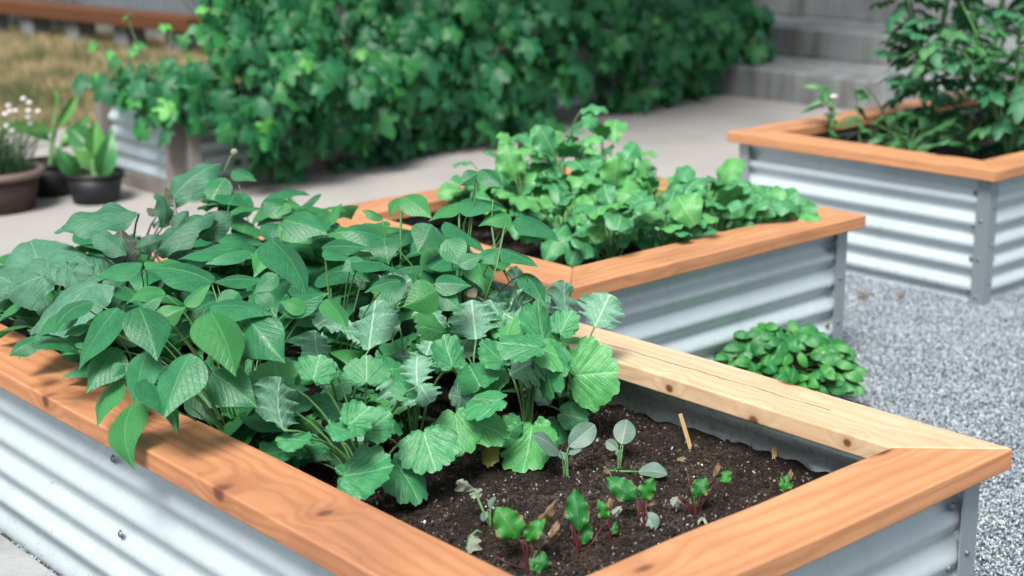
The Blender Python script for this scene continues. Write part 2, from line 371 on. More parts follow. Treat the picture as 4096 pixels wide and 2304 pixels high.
M['dark_wood'] = plain('dark_stained_boards', (0.030, 0.028, 0.026), 0.7, 0.2, 0.4, 4)
M['bark'] = plain('tree_bark', (0.10, 0.07, 0.05), 0.9, 0.1, 0.6, 10)

# ------------------------------------------------------------------ ground
def sheet(name, x0, x1, y0, y1, z, mat, label, cat, n=1, amp=0.0, seed=0, kind='structure'):
    V = []; F = []
    r = np.random.RandomState(seed)
    ph = r.rand(6) * 6.28
    for j in range(n+1):
        for i in range(n+1):
            x = x0 + (x1-x0)*i/n; y = y0 + (y1-y0)*j/n
            zz = z + amp*(math.sin(x*9.1+ph[0])*math.sin(y*7.7+ph[1]) + 0.6*math.sin(x*23+ph[2]+y*5)*math.sin(y*19+ph[3]) + 0.35*math.sin(x*51+ph[4])*math.sin(y*47+ph[5]))
            V.append((x, y, zz))
    for j in range(n):
        for i in range(n):
            a = j*(n+1)+i; F.append((a, a+1, a+n+2, a+n+1))
    o = link(name, mesh(name, V, F, mat)); return tag(o, label, cat, None, kind)
sheet('ground', -60, 60, -40, 90, -0.012, M['earth'], 'bare brown earth reaching out beyond the garden', 'ground')
sheet('path', -6, 14, 3.95, 9.2, 0.0, M['path'], 'pale crushed stone path between the beds and the vines', 'path')
sheet('gravel_ground', -6, 14, -6, 3.95, -0.004, M['gravel_bed'], 'grey fines lying under the loose gravel', 'ground')
sheet('lawn', -8, 7.6, 9.2, 24, -0.003, M['lawn'], 'dry yellow lawn behind the potted plants', 'lawn', 40, 0.01, 3)

def scatter(name, me, density, size, aspect, mat, seed, label, cat, lift=0.0):
    o = link(name, me); tag(o, label, cat, None, 'stuff')
    ng = bpy.data.node_groups.new(name + '_scatter', 'GeometryNodeTree')
    ng.interface.new_socket('Geometry', in_out='INPUT', socket_type='NodeSocketGeometry')
    ng.interface.new_socket('Geometry', in_out='OUTPUT', socket_type='NodeSocketGeometry')
    N = ng.nodes.new; L = ng.links.new
    gi = N('NodeGroupInput'); go = N('NodeGroupOutput')
    dp = N('GeometryNodeDistributePointsOnFaces'); dp.inputs['Density'].default_value = density; dp.inputs['Seed'].default_value = seed
    ico = N('GeometryNodeMeshIcoSphere'); ico.inputs['Radius'].default_value = 0.5; ico.inputs['Subdivisions'].default_value = 1
    sm = N('GeometryNodeSetMaterial'); sm.inputs['Material'].default_value = mat
    ip = N('GeometryNodeInstanceOnPoints')
    rv = N('FunctionNodeRandomValue'); rv.data_type = 'FLOAT_VECTOR'
    rv.inputs[0].default_value = (0, 0, 0); rv.inputs[1].default_value = (6.283, 6.283, 6.283); rv.inputs['Seed'].default_value = seed + 1
    sv = N('FunctionNodeRandomValue'); sv.data_type = 'FLOAT_VECTOR'
    sv.inputs[0].default_value = (size[0], size[0]*aspect, size[0]*0.5); sv.inputs[1].default_value = (size[1], size[1]*aspect, size[1]*0.6); sv.inputs['Seed'].default_value = seed + 2
    L(gi.outputs[0], dp.inputs[0]); L(dp.outputs[0], ip.inputs['Points']); L(ico.outputs[0], sm.inputs[0]); L(sm.outputs[0], ip.inputs['Instance'])
    L(rv.outputs[0], ip.inputs['Rotation']); L(sv.outputs[0], ip.inputs['Scale'])
    L(ip.outputs[0], go.inputs[0])
    md = o.modifiers.new('scatter', 'NODES'); md.node_group = ng
    return o
def grid_mesh(name, x0, x1, y0, y1, z, n, fn=None):
    V = []; F = []
    for j in range(n+1):
        for i in range(n+1):
            x = x0+(x1-x0)*i/n; y = y0+(y1-y0)*j/n
            V.append((x, y, z + (fn(x, y) if fn else 0)))
    for j in range(n):
        for i in range(n):
            a = j*(n+1)+i; F.append((a, a+1, a+n+2, a+n+1))
    return mesh(name, V, F)
def gbump(x, y): return 0.006*math.sin(x*6.3+1)*math.sin(y*5.1) + 0.003*math.sin(x*17+y*13)
scatter('gravel', grid_mesh('gravel', 2.38, 5.6, 0.5, 3.95, 0.004, 40, gbump), 30000, (0.003, 0.0125), 0.75, M['chips'], 3,
        'loose blue grey crushed gravel between the raised beds', 'gravel')
scatter('gravel', grid_mesh('gravel', 0.9, 1.30, 2.2, 4.2, 0.045, 10), 16000, (0.004, 0.011), 0.75, M['chips'], 9,
        'thin strip of gravel between the bed and the kerb', 'gravel')

# kerb beside the near bed
k = link('kerb', box_mesh('kerb', -0.09, 0.09, -2.2, 2.2, -0.05, 0.105, M['kerbstone'], 0.006))
k.location = (1.122, 3.7, 0); tag(k, 'grey concrete kerb alongside the near bed', 'kerb', None, 'structure')

# ------------------------------------------------------------------ raised beds
TOP, TH, RW = 0.505, 0.0403, 0.1534
def rail_mesh(name, L, mat, seed):
    """mitred cap board, length L along x (outer side at y=-RW/2), origin in its middle, top at z=0"""
    h = L/2; w = RW/2
    bm = bmesh.new()
    n = 14
    prev = None
    r = random.Random(seed); ph = [r.random()*6.28 for _ in range(4)]
    rings = []
    for i in range(n+1):
        f = -1 + 2*i/n
        ring = []
        for (y, z) in ((-w, -TH), (w, -TH), (w, 0), (-w, 0)):
            half = h if y < 0 else h - RW
            x = f*half
            dy = 0.0012*math.sin(f*5+ph[0]) if 0 < i < n else 0
            dz = 0.0009*math.sin(f*7+ph[1]) if (0 < i < n and z == 0) else 0
            ring.append(bm.verts.new((x, y + dy, z + dz)))
        rings.append(ring)
    for a, b in zip(rings, rings[1:]):
        for j in range(4):
            bm.faces.new((a[j], b[j], b[(j+1)%4], a[(j+1)%4]))
    bm.faces.new(rings[0]); bm.faces.new(rings[-1][::-1])
    bmesh.ops.recalc_face_normals(bm, faces=bm.faces)
    ed = [e for e in bm.edges if len(e.link_faces) == 2 and e.calc_face_angle(0) > 0.5]
    bmesh.ops.bevel(bm, geom=ed, offset=0.0045, segments=3, affect='EDGES', profile=0.5)
    me = bm_mesh(name, bm, mat, smooth=False)
    return me
PITCH, AMP = 0.0805, 0.0098
def corr_mesh(name, L, z0, z1, mat, phase=0.0, thick=0.0016):
    V = []; F = []; n = 84
    for i in range(n+1):
        z = z1 - (z1-z0)*i/n
        y = AMP*math.cos(2*math.pi*(z1 - z)/PITCH + phase)
        for x in (-L/2, L/2):
            V.append((x, y, z))
    for i in range(n):
        a = 2*i; F.append((a, a+1, a+3, a+2))
    m0 = len(V)
    for i in range(n+1):
        z = z1 - (z1-z0)*i/n
        y = AMP*math.cos(2*math.pi*(z1 - z)/PITCH + phase) + thick
        for x in (-L/2, L/2): V.append((x, y, z))
    for i in range(n):
        a = m0 + 2*i; F.append((a, a+2, a+3, a+1))
    me = mesh(name, V, F, mat); me.materials.append(M['galv_in'])
    for f in me.polygons[n:]: f.material_index = 1
    return me
def screw_mesh():
    V = []; F = []; prof = [(0.0092, 0.0), (0.0092, -0.0012), (0.0062, -0.0016), (0.0062, -0.0050), (0.0045, -0.0062), (0.0, -0.0064)]
    n = 12
    for r, y in prof:
        for j in range(n):
            a = 2*math.pi*j/n; V.append((r*math.cos(a), y, r*math.sin(a)))
    for i in range(len(prof)-1):
        for j in range(n): F.append((i*n+j, (i+1)*n+j, (i+1)*n+(j+1)%n, i*n+(j+1)%n))
    return mesh('screw', V, F, M['screw'])
SCREW = screw_mesh()
def post_mesh(h0):
    """angle iron round the outer corner at the origin; its legs run to +x and +y"""
    bm = bmesh.new(); a = 0.052; t = 0.004; z1 = TOP - TH - 0.001
    pr = [(0, 0), (a, 0), (a, t), (t, t), (t, a), (0, a)]
    lo = [bm.verts.new((x, y, h0)) for x, y in pr]; hi = [bm.verts.new((x, y, z1)) for x, y in pr]
    bm.faces.new(lo[::-1]); bm.faces.new(hi)
    for i in range(6): bm.faces.new((lo[i], lo[(i+1)%6], hi[(i+1)%6], hi[i]))
    bmesh.ops.recalc_face_normals(bm, faces=bm.faces)
    bmesh.ops.bevel(bm, geom=[e for e in bm.edges if abs((e.verts[0].co - e.verts[1].co).z) > 0.1], offset=0.0012, segments=2, affect='EDGES')
    return bm_mesh('corner_post', bm, M['post'])
INSET = 0.038
def raised_bed(x0, x1, y0, y1, label, mats, group='raised beds with timber caps'):
    cx, cy = (x0+x1)/2, (y0+y1)/2
    root = empty('raised_bed', (cx, cy, 0), label, 'raised bed', group)
    hx, hy = (x1-x0)/2, (y1-y0)/2
    # sides: (angle, half length, half distance); outer side looks to local -y
    for k, (ang, hl, hd) in enumerate(((0, hx, hy), (math.pi/2, hy, hx), (math.pi, hx, hy), (-math.pi/2, hy, hx))):
        R = Matrix.Rotation(ang, 4, 'Z')
        mat = mats[k] if isinstance(mats, (list, tuple)) else mats
        link('cap_rail', rail_mesh('cap_rail', 2*hl, mat, k + int(x0*10)), root, R @ Matrix.Translation((0, -hd + RW/2, TOP)))
        pl = 2*(hl - INSET - 0.008)
        pd = hd - INSET - 0.020
        p = link('corrugated_panel', corr_mesh('corrugated_panel', pl, -0.03, TOP - TH - 0.002, M['galv'], 2.6), root, R @ Matrix.Translation((0, -pd, 0)))
        for s in (-1, 1):
            for q in range(4):
                z = TOP - TH - 0.058 - 0.1205*q
                if z < 0.03: continue
                link('screw', SCREW, p, Matrix.Translation((s*(pl/2 - 0.058), -AMP*0.55 - 0.001, z)))
        if hl > 0.8:
            for q in range(2):
                link('screw', SCREW, p, Matrix.Translation((-0.092 + 0.005*q, -AMP*0.5 - 0.001, TOP - TH - 0.06 - 0.16*q)))
    for k, (sx, sy, ang) in enumerate(((-1, -1, 0), (1, -1, math.pi/2), (1, 1, math.pi), (-1, 1, -math.pi/2))):
        po = link('corner_post', POST, root, Matrix.Translation((sx*(hx-INSET), sy*(hy-INSET), 0)) @ Matrix.Rotation(ang, 4, 'Z'))
        for q in range(3):
            link('screw', SCREW, po, Matrix.Translation((0.030, -0.0005, 0.36 - 0.14*q)) @ Matrix.Scale(0.75, 4))
            link('screw', SCREW, po, Matrix.Translation((-0.0005, 0.030, 0.31 - 0.14*q)) @ Matrix.Rotation(-math.pi/2, 4, 'Z') @ Matrix.Scale(0.75, 4))
    return root
POST = post_mesh(-0.03)
AX0, AX1, AY0, AY1 = 1.216, 2.371, 1.343, 3.783
BX0, BX1, BY0, BY1 = 2.565, 3.811, 2.706, 3.953
CX0, CX1, CY0, CY1 = 4.711, 7.15, 2.817, 4.048
# side order: -y, +x, +y, -x
raised_bed(AX0, AX1, AY0, AY1, 'large raised bed in front, corrugated steel with bare soil in one end', (M['cedar'], M['fir'], M['cedar'], M['cedar_near']))
raised_bed(BX0, BX1, BY0, BY1, 'square raised bed in the middle, full of leafy radish plants', M['cedar'])
raised_bed(CX0, CX1, CY0, CY1, 'raised bed before the concrete steps, holding tomato plants', M['cedar'])

# soil
SOILZ = 0.368
def soil_h(x, y):
    h = 0.010*math.sin(x*8.3+0.4)*math.sin(y*7.1+1.2) + 0.006*math.sin(x*21+2)*math.sin(y*19+0.3) + 0.0055*math.sin(x*47+2*math.sin(y*11))*math.sin(y*53+1) + 0.0035*math.sin(x*97+1)*math.sin(y*89+2*math.sin(x*13))
    h += 0.018*math.exp(-((x-1.86)**2 + (y-1.93)**2)/0.03)       # the dry hump in the bare end
    return h
def soil(x0, x1, y0, y1, n, label, z=SOILZ):
    me = grid_mesh('soil', x0+0.07, x1-0.07, y0+0.07, y1-0.07, z, n, soil_h); me.materials.append(M['soil'])
    o = link('soil', me); tag(o, label, 'soil', None, 'structure'); return o
soil(AX0, AX1, AY0, AY1, 160, 'dark crumbly soil filling the large raised bed in front')
soil(BX0, BX1, BY0, BY1, 40, 'dark soil under the radish plants in the middle bed', 0.40)
soil(CX0, CX1, CY0, CY1, 40, 'dark soil under the tomato plants', 0.40)
scatter('soil_crumbs', grid_mesh('soil_crumbs', AX0+0.10, AX1-0.085, AY0+0.11, 2.75, SOILZ+0.001, 120, soil_h), 21000, (0.0015, 0.0105), 0.8, M['crumb'], 21,
        'loose dark crumbs and bark bits lying on the bare soil', 'soil')
scatter('soil_clods', grid_mesh('soil_clods', AX0+0.10, AX1-0.085, AY0+0.11, 2.75, SOILZ+0.001, 120, soil_h), 1500, (0.007, 0.022), 0.85, M['soil'], 25,
        'bigger clods of damp soil lying among the seedlings', 'soil')
scatter('pale_grit', grid_mesh('pale_grit', AX0+0.12, AX1-0.10, AY0+0.12, 2.5, SOILZ+0.003, 120, soil_h), 330, (0.0015, 0.0105), 0.7, M['perlite'], 31,
        'pale grit and small stones sprinkled over the bare soil', 'grit')
scatter('soil_crumbs', grid_mesh('soil_crumbs', BX0+0.12, BX1-0.1, BY0+0.12, BY1-0.1, 0.402, 60, soil_h), 8000, (0.003, 0.012), 0.8, M['crumb'], 41,
        'loose crumbs on the soil of the middle bed', 'soil')

# ------------------------------------------------------------------ leaf shapes
def grid_leaf(name, mat, prof, nu=8, nv=26, fold=0.12, arch=0.12, quilt=0.012, nq=6, slope=0.6, ripple=0.02, rw=3.0, teeth=0, tamp=0.0, cord=0.0, twist=0.0, side=0.0, seed=0, shear=0.0):
    """blade along +y, length 1, width 1 (scaled on placing), upper side +z"""
    r = random.Random(seed); p1, p2 = r.random()*6.28, r.random()*6.28
    V = []; UV = []; F = []
    for j in range(nv+1):
        v = j/nv
        hw = prof(v)*0.5
        if teeth: hw *= 1 + tamp*(2*abs((v*teeth) % 1 - 0.5) - 0.5)
        for i in range(nu+1):
            u = -1 + 2*i/nu; au = abs(u)
            x = u*hw
            y = v - cord*(au**1.5)*math.exp(-v*7) + shear*au*hw*(1-v)
            z = arch*4*v*(1-v) - fold*(au*hw*2)*0.5
            z += quilt*abs(math.sin(math.pi*nq*(v - slope*au*hw*2)))*(1-au**4)*min(1, hw*6)
            z += ripple*au*au*math.sin(rw*6.28*v + p1 + (1.7 if u > 0 else 0))*min(1, hw*5)
            x += side*4*v*(1-v) ; z += twist*u*hw*(v-0.3)
            V.append((x, y, z)); UV.append((0.5 + x, v))
    for j in range(nv):
        for i in range(nu):
            a = j*(nu+1)+i; F.append((a, a+1, a+nu+2, a+nu+1))
    return mesh(name, V, F, mat, True, UV)
def polar_leaf(name, mat, rad, nr=7, nt=84, tmax=160, cup=-0.10, ruf=0.05, rk=9, quilt=0.012, nq=5, slope=0.75, droop=0.0, seed=0, holes=0.0):
    r = random.Random(seed); ph = [r.random()*6.28 for _ in range(4)]
    V = [(0, 0, 0)]; UV = [(0.5, 0.0)]; F = []
    tm = math.radians(tmax)
    pts = []
    for i in range(nt+1):
        th = -tm + 2*tm*i/nt
        R = rad(th)
        for k in range(1, nr+1):
            q = k/nr
            x = R*q*math.sin(th); y = R*q*math.cos(th)
            z = cup*(q*R)**2*1.5 + ruf*q**2.2*math.sin(rk*th + ph[0]) + 0.6*ruf*q*q*math.sin(14*x + ph[1])*math.sin(13*y + ph[2]) + 0.22*ruf*math.sin(31*x + ph[3])*math.sin(33*y + ph[0])
            z += quilt*abs(math.sin(math.pi*nq*(y - slope*abs(x)*2)))*(1 - q**4) - 0.02*math.exp(-(x/0.04)**2) - droop*max(0, y-0.4)**2
            z -= 0.10*abs(x)
            V.append((x, y, z)); UV.append((0.5 + x, y))
    for i in range(nt):
        a = 1 + i*nr; b = 1 + (i+1)*nr
        F.append((0, b, a))
        for k in range(nr-1):
            F.append((a+k, b+k, b+k+1, a+k+1))
    return mesh(name, V, F, mat, True, UV)
def pro_bean(v): return max(0.012, (math.sin(math.pi*min(1, v**0.62))**0.85) * (1 if v < 0.55 else 1 - 0.42*((v-0.55)/0.45)**1.1)*1.04)
def pro_ovate(v): return max(0.012, math.sin(math.pi*v**0.80)**0.8)
def pro_round(v): return max(0.015, math.sin(math.pi*v**1.0)**0.55)
def pro_lance(v): return max(0.012, math.sin(math.pi*v**0.75)**1.05)
def pro_obov(v): return max(0.03, 0.06 + 0.94*math.sin(math.pi*min(1, 0.04 + 0.955*v**1.25))**0.62)
def pro_basil(v): return max(0.02, math.sin(math.pi*v**0.85)**0.65)
def variants(fn, n): return [fn(i) for i in range(n)]
LV = {}
LV['bean'] = variants(lambda i: grid_leaf('leaf', M['bean'], pro_bean, 10, 28, 0.10 + 0.09*(i % 3), 0.05 + 0.04*(i % 4), 0.006, 6, 0.6, 0.020, 1.4, cord=0.05, twist=0.2*((i % 3)-1), side=0.03*((i % 2)*2-1), seed=i), 6)
def kale_rad(seed, lob, tooth):
    r = random.Random(seed); ph = [r.random()*6.28 for _ in range(6)]
    def f(th):
        c, R = 0.40, 0.58
        base = c*math.cos(th) + math.sqrt(max(0, R*R - (c*math.sin(th))**2))
        base *= 1 + lob*(0.6*math.sin(5*th+ph[0]) + 0.5*math.sin(9*th+ph[1]))*min(1, abs(th)*1.5)
        base *= 1 + tooth*abs(math.sin(math.pi*(th*2.7+ph[2]))) + tooth*0.6*abs(math.sin(math.pi*(th*5.6+ph[3]))) - tooth
        base *= 1 - 0.75*max(0, (abs(th)-2.2)/0.6)**2 if abs(th) > 2.2 else 1
        return max(0.05, base)
    return f
LV['kale'] = variants(lambda i: polar_leaf('leaf', M['kale'], kale_rad(i, 0.05 + 0.03*(i % 3), 0.085), nr=9, nt=96, quilt=0.006, nq=4, ruf=0.045 + 0.014*(i % 3), rk=3 + i % 3, cup=-0.10 + 0.10*(i % 3), seed=i, droop=0.2*(i % 2)), 5)
def pro_kale(seed):
    r = random.Random(seed); k = [(r.uniform(3.2, 4.6), r.random()), (r.uniform(8, 11), r.random())]
    def f(v):
        b = max(0.10 if v < 0.2 else 0.02, math.sin(math.pi*min(1, 0.06 + 0.935*v**1.0))**0.5)
        lob = 1 - 0.34*(0.5 + 0.5*math.cos(6.283*(v*k[0][0] + k[0][1])))**2*min(1, 2.2*(1-v)) - 0.15*abs(math.cos(math.pi*(v*k[1][0] + k[1][1])))
        if v < 0.18: lob *= 0.60 + 2.2*v
        return b*lob
    return f
LV['kale_blue'] = variants(lambda i: grid_leaf('leaf', M['kale_blue'], pro_kale(i), 14, 44, 0.02 + 0.14*(i % 2), 0.10*((i % 3)-1), 0.016, 5, 0.75, 0.085, 3.1 + 0.5*i, seed=200+i, side=0.03*((i % 3)-1), shear=0.22), 6)
LV['yellow_leaf'] = [polar_leaf('leaf', M['yellow_leaf'], kale_rad(50, 0.05, 0.10), ruf=0.04, seed=50)]
LV['eggplant'] = variants(lambda i: grid_leaf('leaf', M['eggplant'], pro_ovate, 12, 30, 0.10 + 0.12*(i % 2), 0.10 + 0.05*(i % 3), 0.02, 6, 0.6, 0.05, 2.3, seed=60+i, side=0.05*((i % 3)-1)), 4)
LV['eggplant_young'] = variants(lambda i: grid_leaf('leaf', M['eggplant_young'], pro_ovate, 10, 26, 0.2, 0.05, 0.02, 7, 0.6, 0.05, 3, teeth=4, tamp=0.25, seed=70+i), 2)
def squash_rad(seed):
    r = random.Random(seed); ph = r.random()*6
    def f(th):
        c, R = 0.34, 0.62
        b = c*math.cos(th) + math.sqrt(max(0, R*R - (c*math.sin(th))**2))
        b *= 1 + 0.07*math.cos(5*th) + 0.035*(abs(((th*5+ph) % 1)-0.5)*2-0.5)
        return b*(1 - 0.7*max(0, (abs(th)-2.3)/0.5)**2 if abs(th) > 2.3 else 1)
    return f
LV['squash'] = variants(lambda i: polar_leaf('leaf', M['squash'], squash_rad(i), nr=9, nt=80, ruf=0.05, rk=5+i, cup=-0.25, quilt=0.03, nq=7, seed=80+i), 3)
LV['broccoli'] = variants(lambda i: grid_leaf('leaf', M['broccoli'], pro_round, 10, 20, -0.15 + 0.3*(i % 2), 0.08, 0.004, 4, 0.7, 0.02, 1.5, seed=90+i), 3)
LV['wilted'] = variants(lambda i: grid_leaf('leaf', M['wilted'], pro_ovate, 8, 18, 0.9, 0.12, 0.02, 5, 0.6, 0.16, 2.5, seed=100+i, twist=1.2), 2)
LV['dry_leaf'] = variants(lambda i: grid_leaf('leaf', M['dry_leaf'], pro_ovate, 8, 18, 1.0, 0.25, 0.02, 5, 0.6, 0.16, 2.5, seed=110+i, twist=1.6), 2)
LV['beet'] = variants(lambda i: grid_leaf('leaf', M['beet'], pro_ovate, 12, 30, 0.25*((i % 3)-1), 0.14, 0.030, 5, 0.6, 0.11, 2.4, teeth=5, tamp=0.12, seed=120+i, twist=0.5*((i % 2)*2-1)), 4)
LV['radish'] = variants(lambda i: grid_leaf('leaf', M['radish'], pro_obov, 10, 30, 0.22, 0.10 + 0.08*(i % 3), 0.016, 6, 0.6, 0.07, 2.2, teeth=8, tamp=0.08, seed=130+i, side=0.05*((i % 3)-1)), 5)
LV['basil'] = variants(lambda i: grid_leaf('leaf', M['basil'], pro_basil, 8, 14, 0.75, 0.26, 0.02, 4, 0.6, 0.015, 1, seed=140+i), 3)
def hop_rad(seed):
    r = random.Random(seed); j = [r.uniform(-0.1, 0.1) for _ in range(6)]
    lobes = [(0, 1.0), (0.95+j[0], 0.82), (-0.95+j[1], 0.82), (1.95+j[2], 0.58), (-1.95+j[3], 0.58)]
    def f(th):
        b = 0.30
        for a, l in lobes:
            d = abs(th-a)
            if d < 1.0: b = max(b, l*(1 - (d/0.62)**1.3*0.52) if d < 0.62*1.3 else b)
        b *= 1 + 0.08*(abs(((th*5.3+j[4]*9) % 1)-0.5)*2-0.5)
        return max(0.12, b)
    return f
LV['hop'] = variants(lambda i: polar_leaf('leaf', M['hop'], hop_rad(i), nr=3, nt=44, tmax=150, cup=-0.22, ruf=0.03, rk=5, quilt=0.0, seed=150+i, droop=0.25), 4)
LV['hop_low'] = variants(lambda i: polar_leaf('leaf', M['hop'], hop_rad(i), nr=2, nt=20, tmax=150, cup=-0.22, ruf=0.03, rk=5, quilt=0.0, seed=150+i, droop=0.25), 4)
LV['hop_young'] = variants(lambda i: polar_leaf('leaf', M['hop_young'], hop_rad(9+i), nr=3, nt=40, tmax=150, cup=-0.15, ruf=0.05, rk=5, quilt=0.0, seed=160+i), 2)
LV['pepper'] = variants(lambda i: grid_leaf('leaf', M['pepper'], pro_lance, 6, 14, 0.25, 0.14, 0.01, 5, 0.6, 0.03, 1.5, seed=170+i), 2)
LV['canna'] = variants(lambda i: grid_leaf('leaf', M['canna'], pro_lance, 8, 22, -0.5 + 0.25*i, 0.06 + 0.12*(i % 2), 0.0, 5, 0.6, 0.03, 1.2, seed=180+i, twist=0.3*(i-1)), 4)
def compound_leaf(mat, seed):
    """tomato leaf: a rachis with toothed leaflets, length 1"""
    r = random.Random(seed); V = []; F = []; UV = []
    def leaflet(bx, by, ang, L, Wd, dz):
        nu, nv = 4, 10; b0 = len(V)
        ca, sa = math.cos(ang), math.sin(ang)
        for j in range(nv+1):
            v = j/nv; hw = 0.5*Wd*pro_ovate(v)*(1 + 0.35*(2*abs((v*4) % 1-0.5)-0.5))
            for i in range(nu+1):
                u = -1+2*i/nu; x = u*hw; y = v*L
                z = dz - 0.5*L*v*v + 0.25*abs(u)*hw*-1
                V.append((bx + x*ca + y*sa, by - x*sa + y*ca, z)); UV.append((0.5+u*0.45, v))
        for j in range(nv):
            for i in range(nu):
                a = b0+j*(nu+1)+i; F.append((a, a+1, a+nu+2, a+nu+1))
    leaflet(0, 0.62, r.uniform(-.2, .2), 0.40, 0.26, 0.06)
    for k, y in enumerate((0.58, 0.40, 0.22)):
        for s in (-1, 1):
            leaflet(0, y, s*r.uniform(0.9, 1.3), 0.34 - 0.05*k, 0.20, 0.07*(1-y))
    n = 6
    for i in range(n):
        b0 = len(V); y0, y1 = i/n*0.66, (i+1)/n*0.66
        for (x, y) in ((-0.010, y0), (0.010, y0), (0.010, y1), (-0.010, y1)):
            V.append((x, y, 0.05*4*y*(0.9-y))); UV.append((0.5, y))
        F.append((b0, b0+1, b0+2, b0+3))
    return mesh('leaf', V, F, mat, True, UV)
LV['tomato'] = variants(lambda i: compound_leaf(M['tomato'], i), 4)
RATIO = dict(bean=0.74, kale=0.95, kale_blue=1.25, yellow_leaf=0.9, eggplant=0.55, eggplant_young=0.75, squash=1.05, broccoli=0.85, wilted=0.6, dry_leaf=0.5, beet=0.58, radish=0.62, basil=0.68, hop=1.0, hop_young=1.0, pepper=0.42, canna=0.3, tomato=0.9)

def leaf_matrix(base, axis, normal, L, wd):
    a = axis.normalized(); n = (normal - a*normal.dot(a)).normalized(); x = a.cross(n)
    m = Matrix((( x.x*wd, a.x*L, n.x*L, base.x), (x.y*wd, a.y*L, n.y*L, base.y), (x.z*wd, a.z*L, n.z*L, base.z), (0,0,0,1)))
    return m
class Plant:
    def __init__(s, name, root, label, cat, group, stem_mat='stem'):
        s.o = empty(name, root, label, cat, group); s.root = Vector(root); s.t = Tubes(); s.sm = stem_mat; s.n = 0; s.red = []
    def leaf(s, kind, base, axis, normal, L, wd=None, name='leaf', var=None, petiole=True, pr=0.0017, lift=0.5):
        base = Vector(base); wd = wd or L*RATIO[kind]
        me = LV[kind][RNG.randrange(len(LV[kind])) if var is None else var]
        M4 = Matrix.Translation(-s.root) @ leaf_matrix(base, Vector(axis), Vector(normal), L, wd)
        o = link(name, me, s.o, M4); s.n += 1
        if petiole: s.petiole(base, Vector(axis), pr, lift)
        return o
    def petiole(s, base, axis, r=0.0017, lift=0.5):
        b = base - s.root; h = Vector((b.x*0.35, b.y*0.35, b.z*(0.55 + 0.5*lift) + 0.01))
        s.t.add(bez((RNG.uniform(-.006, .006), RNG.uniform(-.006, .006), -0.01), h, b, 8), r*1.25, r*0.8, 6)
    def stem(s, pts, r0, r1, n=6): s.t.add([Vector(p) - s.root for p in pts], r0, r1, n)
    def done(s):
        t = s.t; n = len(t.cut)
        if n and n <= 8:
            ends = t.cut[1:] + [(len(t.V), len(t.F))]
            for (v0, f0), (v1, f1) in zip(t.cut, ends):
                link('stem', mesh('stem', t.V[v0:v1], [tuple(i - v0 for i in f) for f in t.F[f0:f1]], M[s.sm]), s.o)
        elif n: link('stem', t.mesh('stem', M[s.sm]), s.o)
        return s.o
UP = Vector((0, 0, 1))
def hero(kind, plants, box, bx, by, tx, ty, wpx, back=0.0, var=None, tilt=0.5, ratio=None, pr=0.0017, petiole=True):
    """leaf whose base and tip are seen at the two photo positions; it hangs or leans by `tilt`"""
    mx, my = (bx+tx)/2, (by+ty)/2
    dep = in_box(mx, my, box) + back
    lp = math.hypot(tx-bx, ty-by) * dep / FPX
    s = (by - ty) / max(1, math.hypot(tx-bx, ty-by))             # +1: tip up in the picture
    dt = tilt*lp*(s if abs(s) > 0.25 else 0.25*(1 if RNG.random() < 0.5 else -1))
    b = at_depth(bx, by, dep - dt/2); t = at_depth(tx, ty, dep + dt/2)
    ax = t - b; L = ax.length; a = ax.normalized()
    n0 = (CAMP - b); n0 = (n0 - a*n0.dot(a)).normalized()
    wt = L*(ratio or RATIO[kind]); wa = wpx*dep/FPX
    wt = max(wt, wa) if wt < wa*1.0 else wt
    phi = math.acos(max(0.18, min(1, wa/wt)))
    best = None
    for sg in (1, -1):
        n = Matrix.Rotation(sg*phi, 3, a) @ n0
        if best is None or n.z > best.z: best = n
    p = min(plants, key=lambda q: (q.root.x-b.x)**2 + (q.root.y-b.y)**2)
    p.leaf(kind, b, ax, best, L, wt, var=var, pr=pr, petiole=petiole)
    return p, b, t

# ------------------------------------------------------------------ near bed: bean plants
z4 = lambda x, y: (x*0.897, 600 + y*0.897)
z5 = lambda x, y: (1000 + x*0.932, 650 + y*0.932)
z6 = lambda x, y: (1400 + x*0.621, 1600 + y*0.621)
z8 = lambda x, y: (1200 + x*0.893, 400 + y*0.893)
r7 = lambda x, y: (1100 + x*0.427, 560 + y*0.427)
def soil_at(px, py, z=SOILZ): p = on_z(px, py, z); return (p.x, p.y, z + soil_h(p.x, p.y))

bean_labels = {
    (1.47, 2.50): 'bean plant whose leaf tips hang down over the near timber rail',
    (1.47, 2.85): 'bean plant leaning its broad leaves onto the near rail beside the squash',
    (1.50, 3.12): 'low bean plant between the eggplants and the near rail',
    (1.78, 2.62): 'bean plant right behind the bluish kale, with large matt leaves',
    (1.80, 2.90): 'bean plant in the thick of the bean patch',
    (1.82, 3.18): 'bean plant in front of the purple-stemmed eggplant',
    (2.10, 2.58): 'bean plant beside the middle bed, its leaves against the timber corner',
    (2.12, 2.84): 'tall bean plant with a shoot standing out against the middle bed',
    (2.14, 3.12): 'bean plant with a lone shoot before the long back rail of the middle bed',
    (2.10, 3.42): 'climbing bean plant at the far corner with a curled tendril on top',
}
beans = [Plant('bean_plant', (x, y, SOILZ + soil_h(x, y)), lb, 'bean plant', 'bean plants in the near bed') for (x, y), lb in bean_labels.items()]
BBOX = (1.20, 2.16, 2.30, 3.60, 0.74)
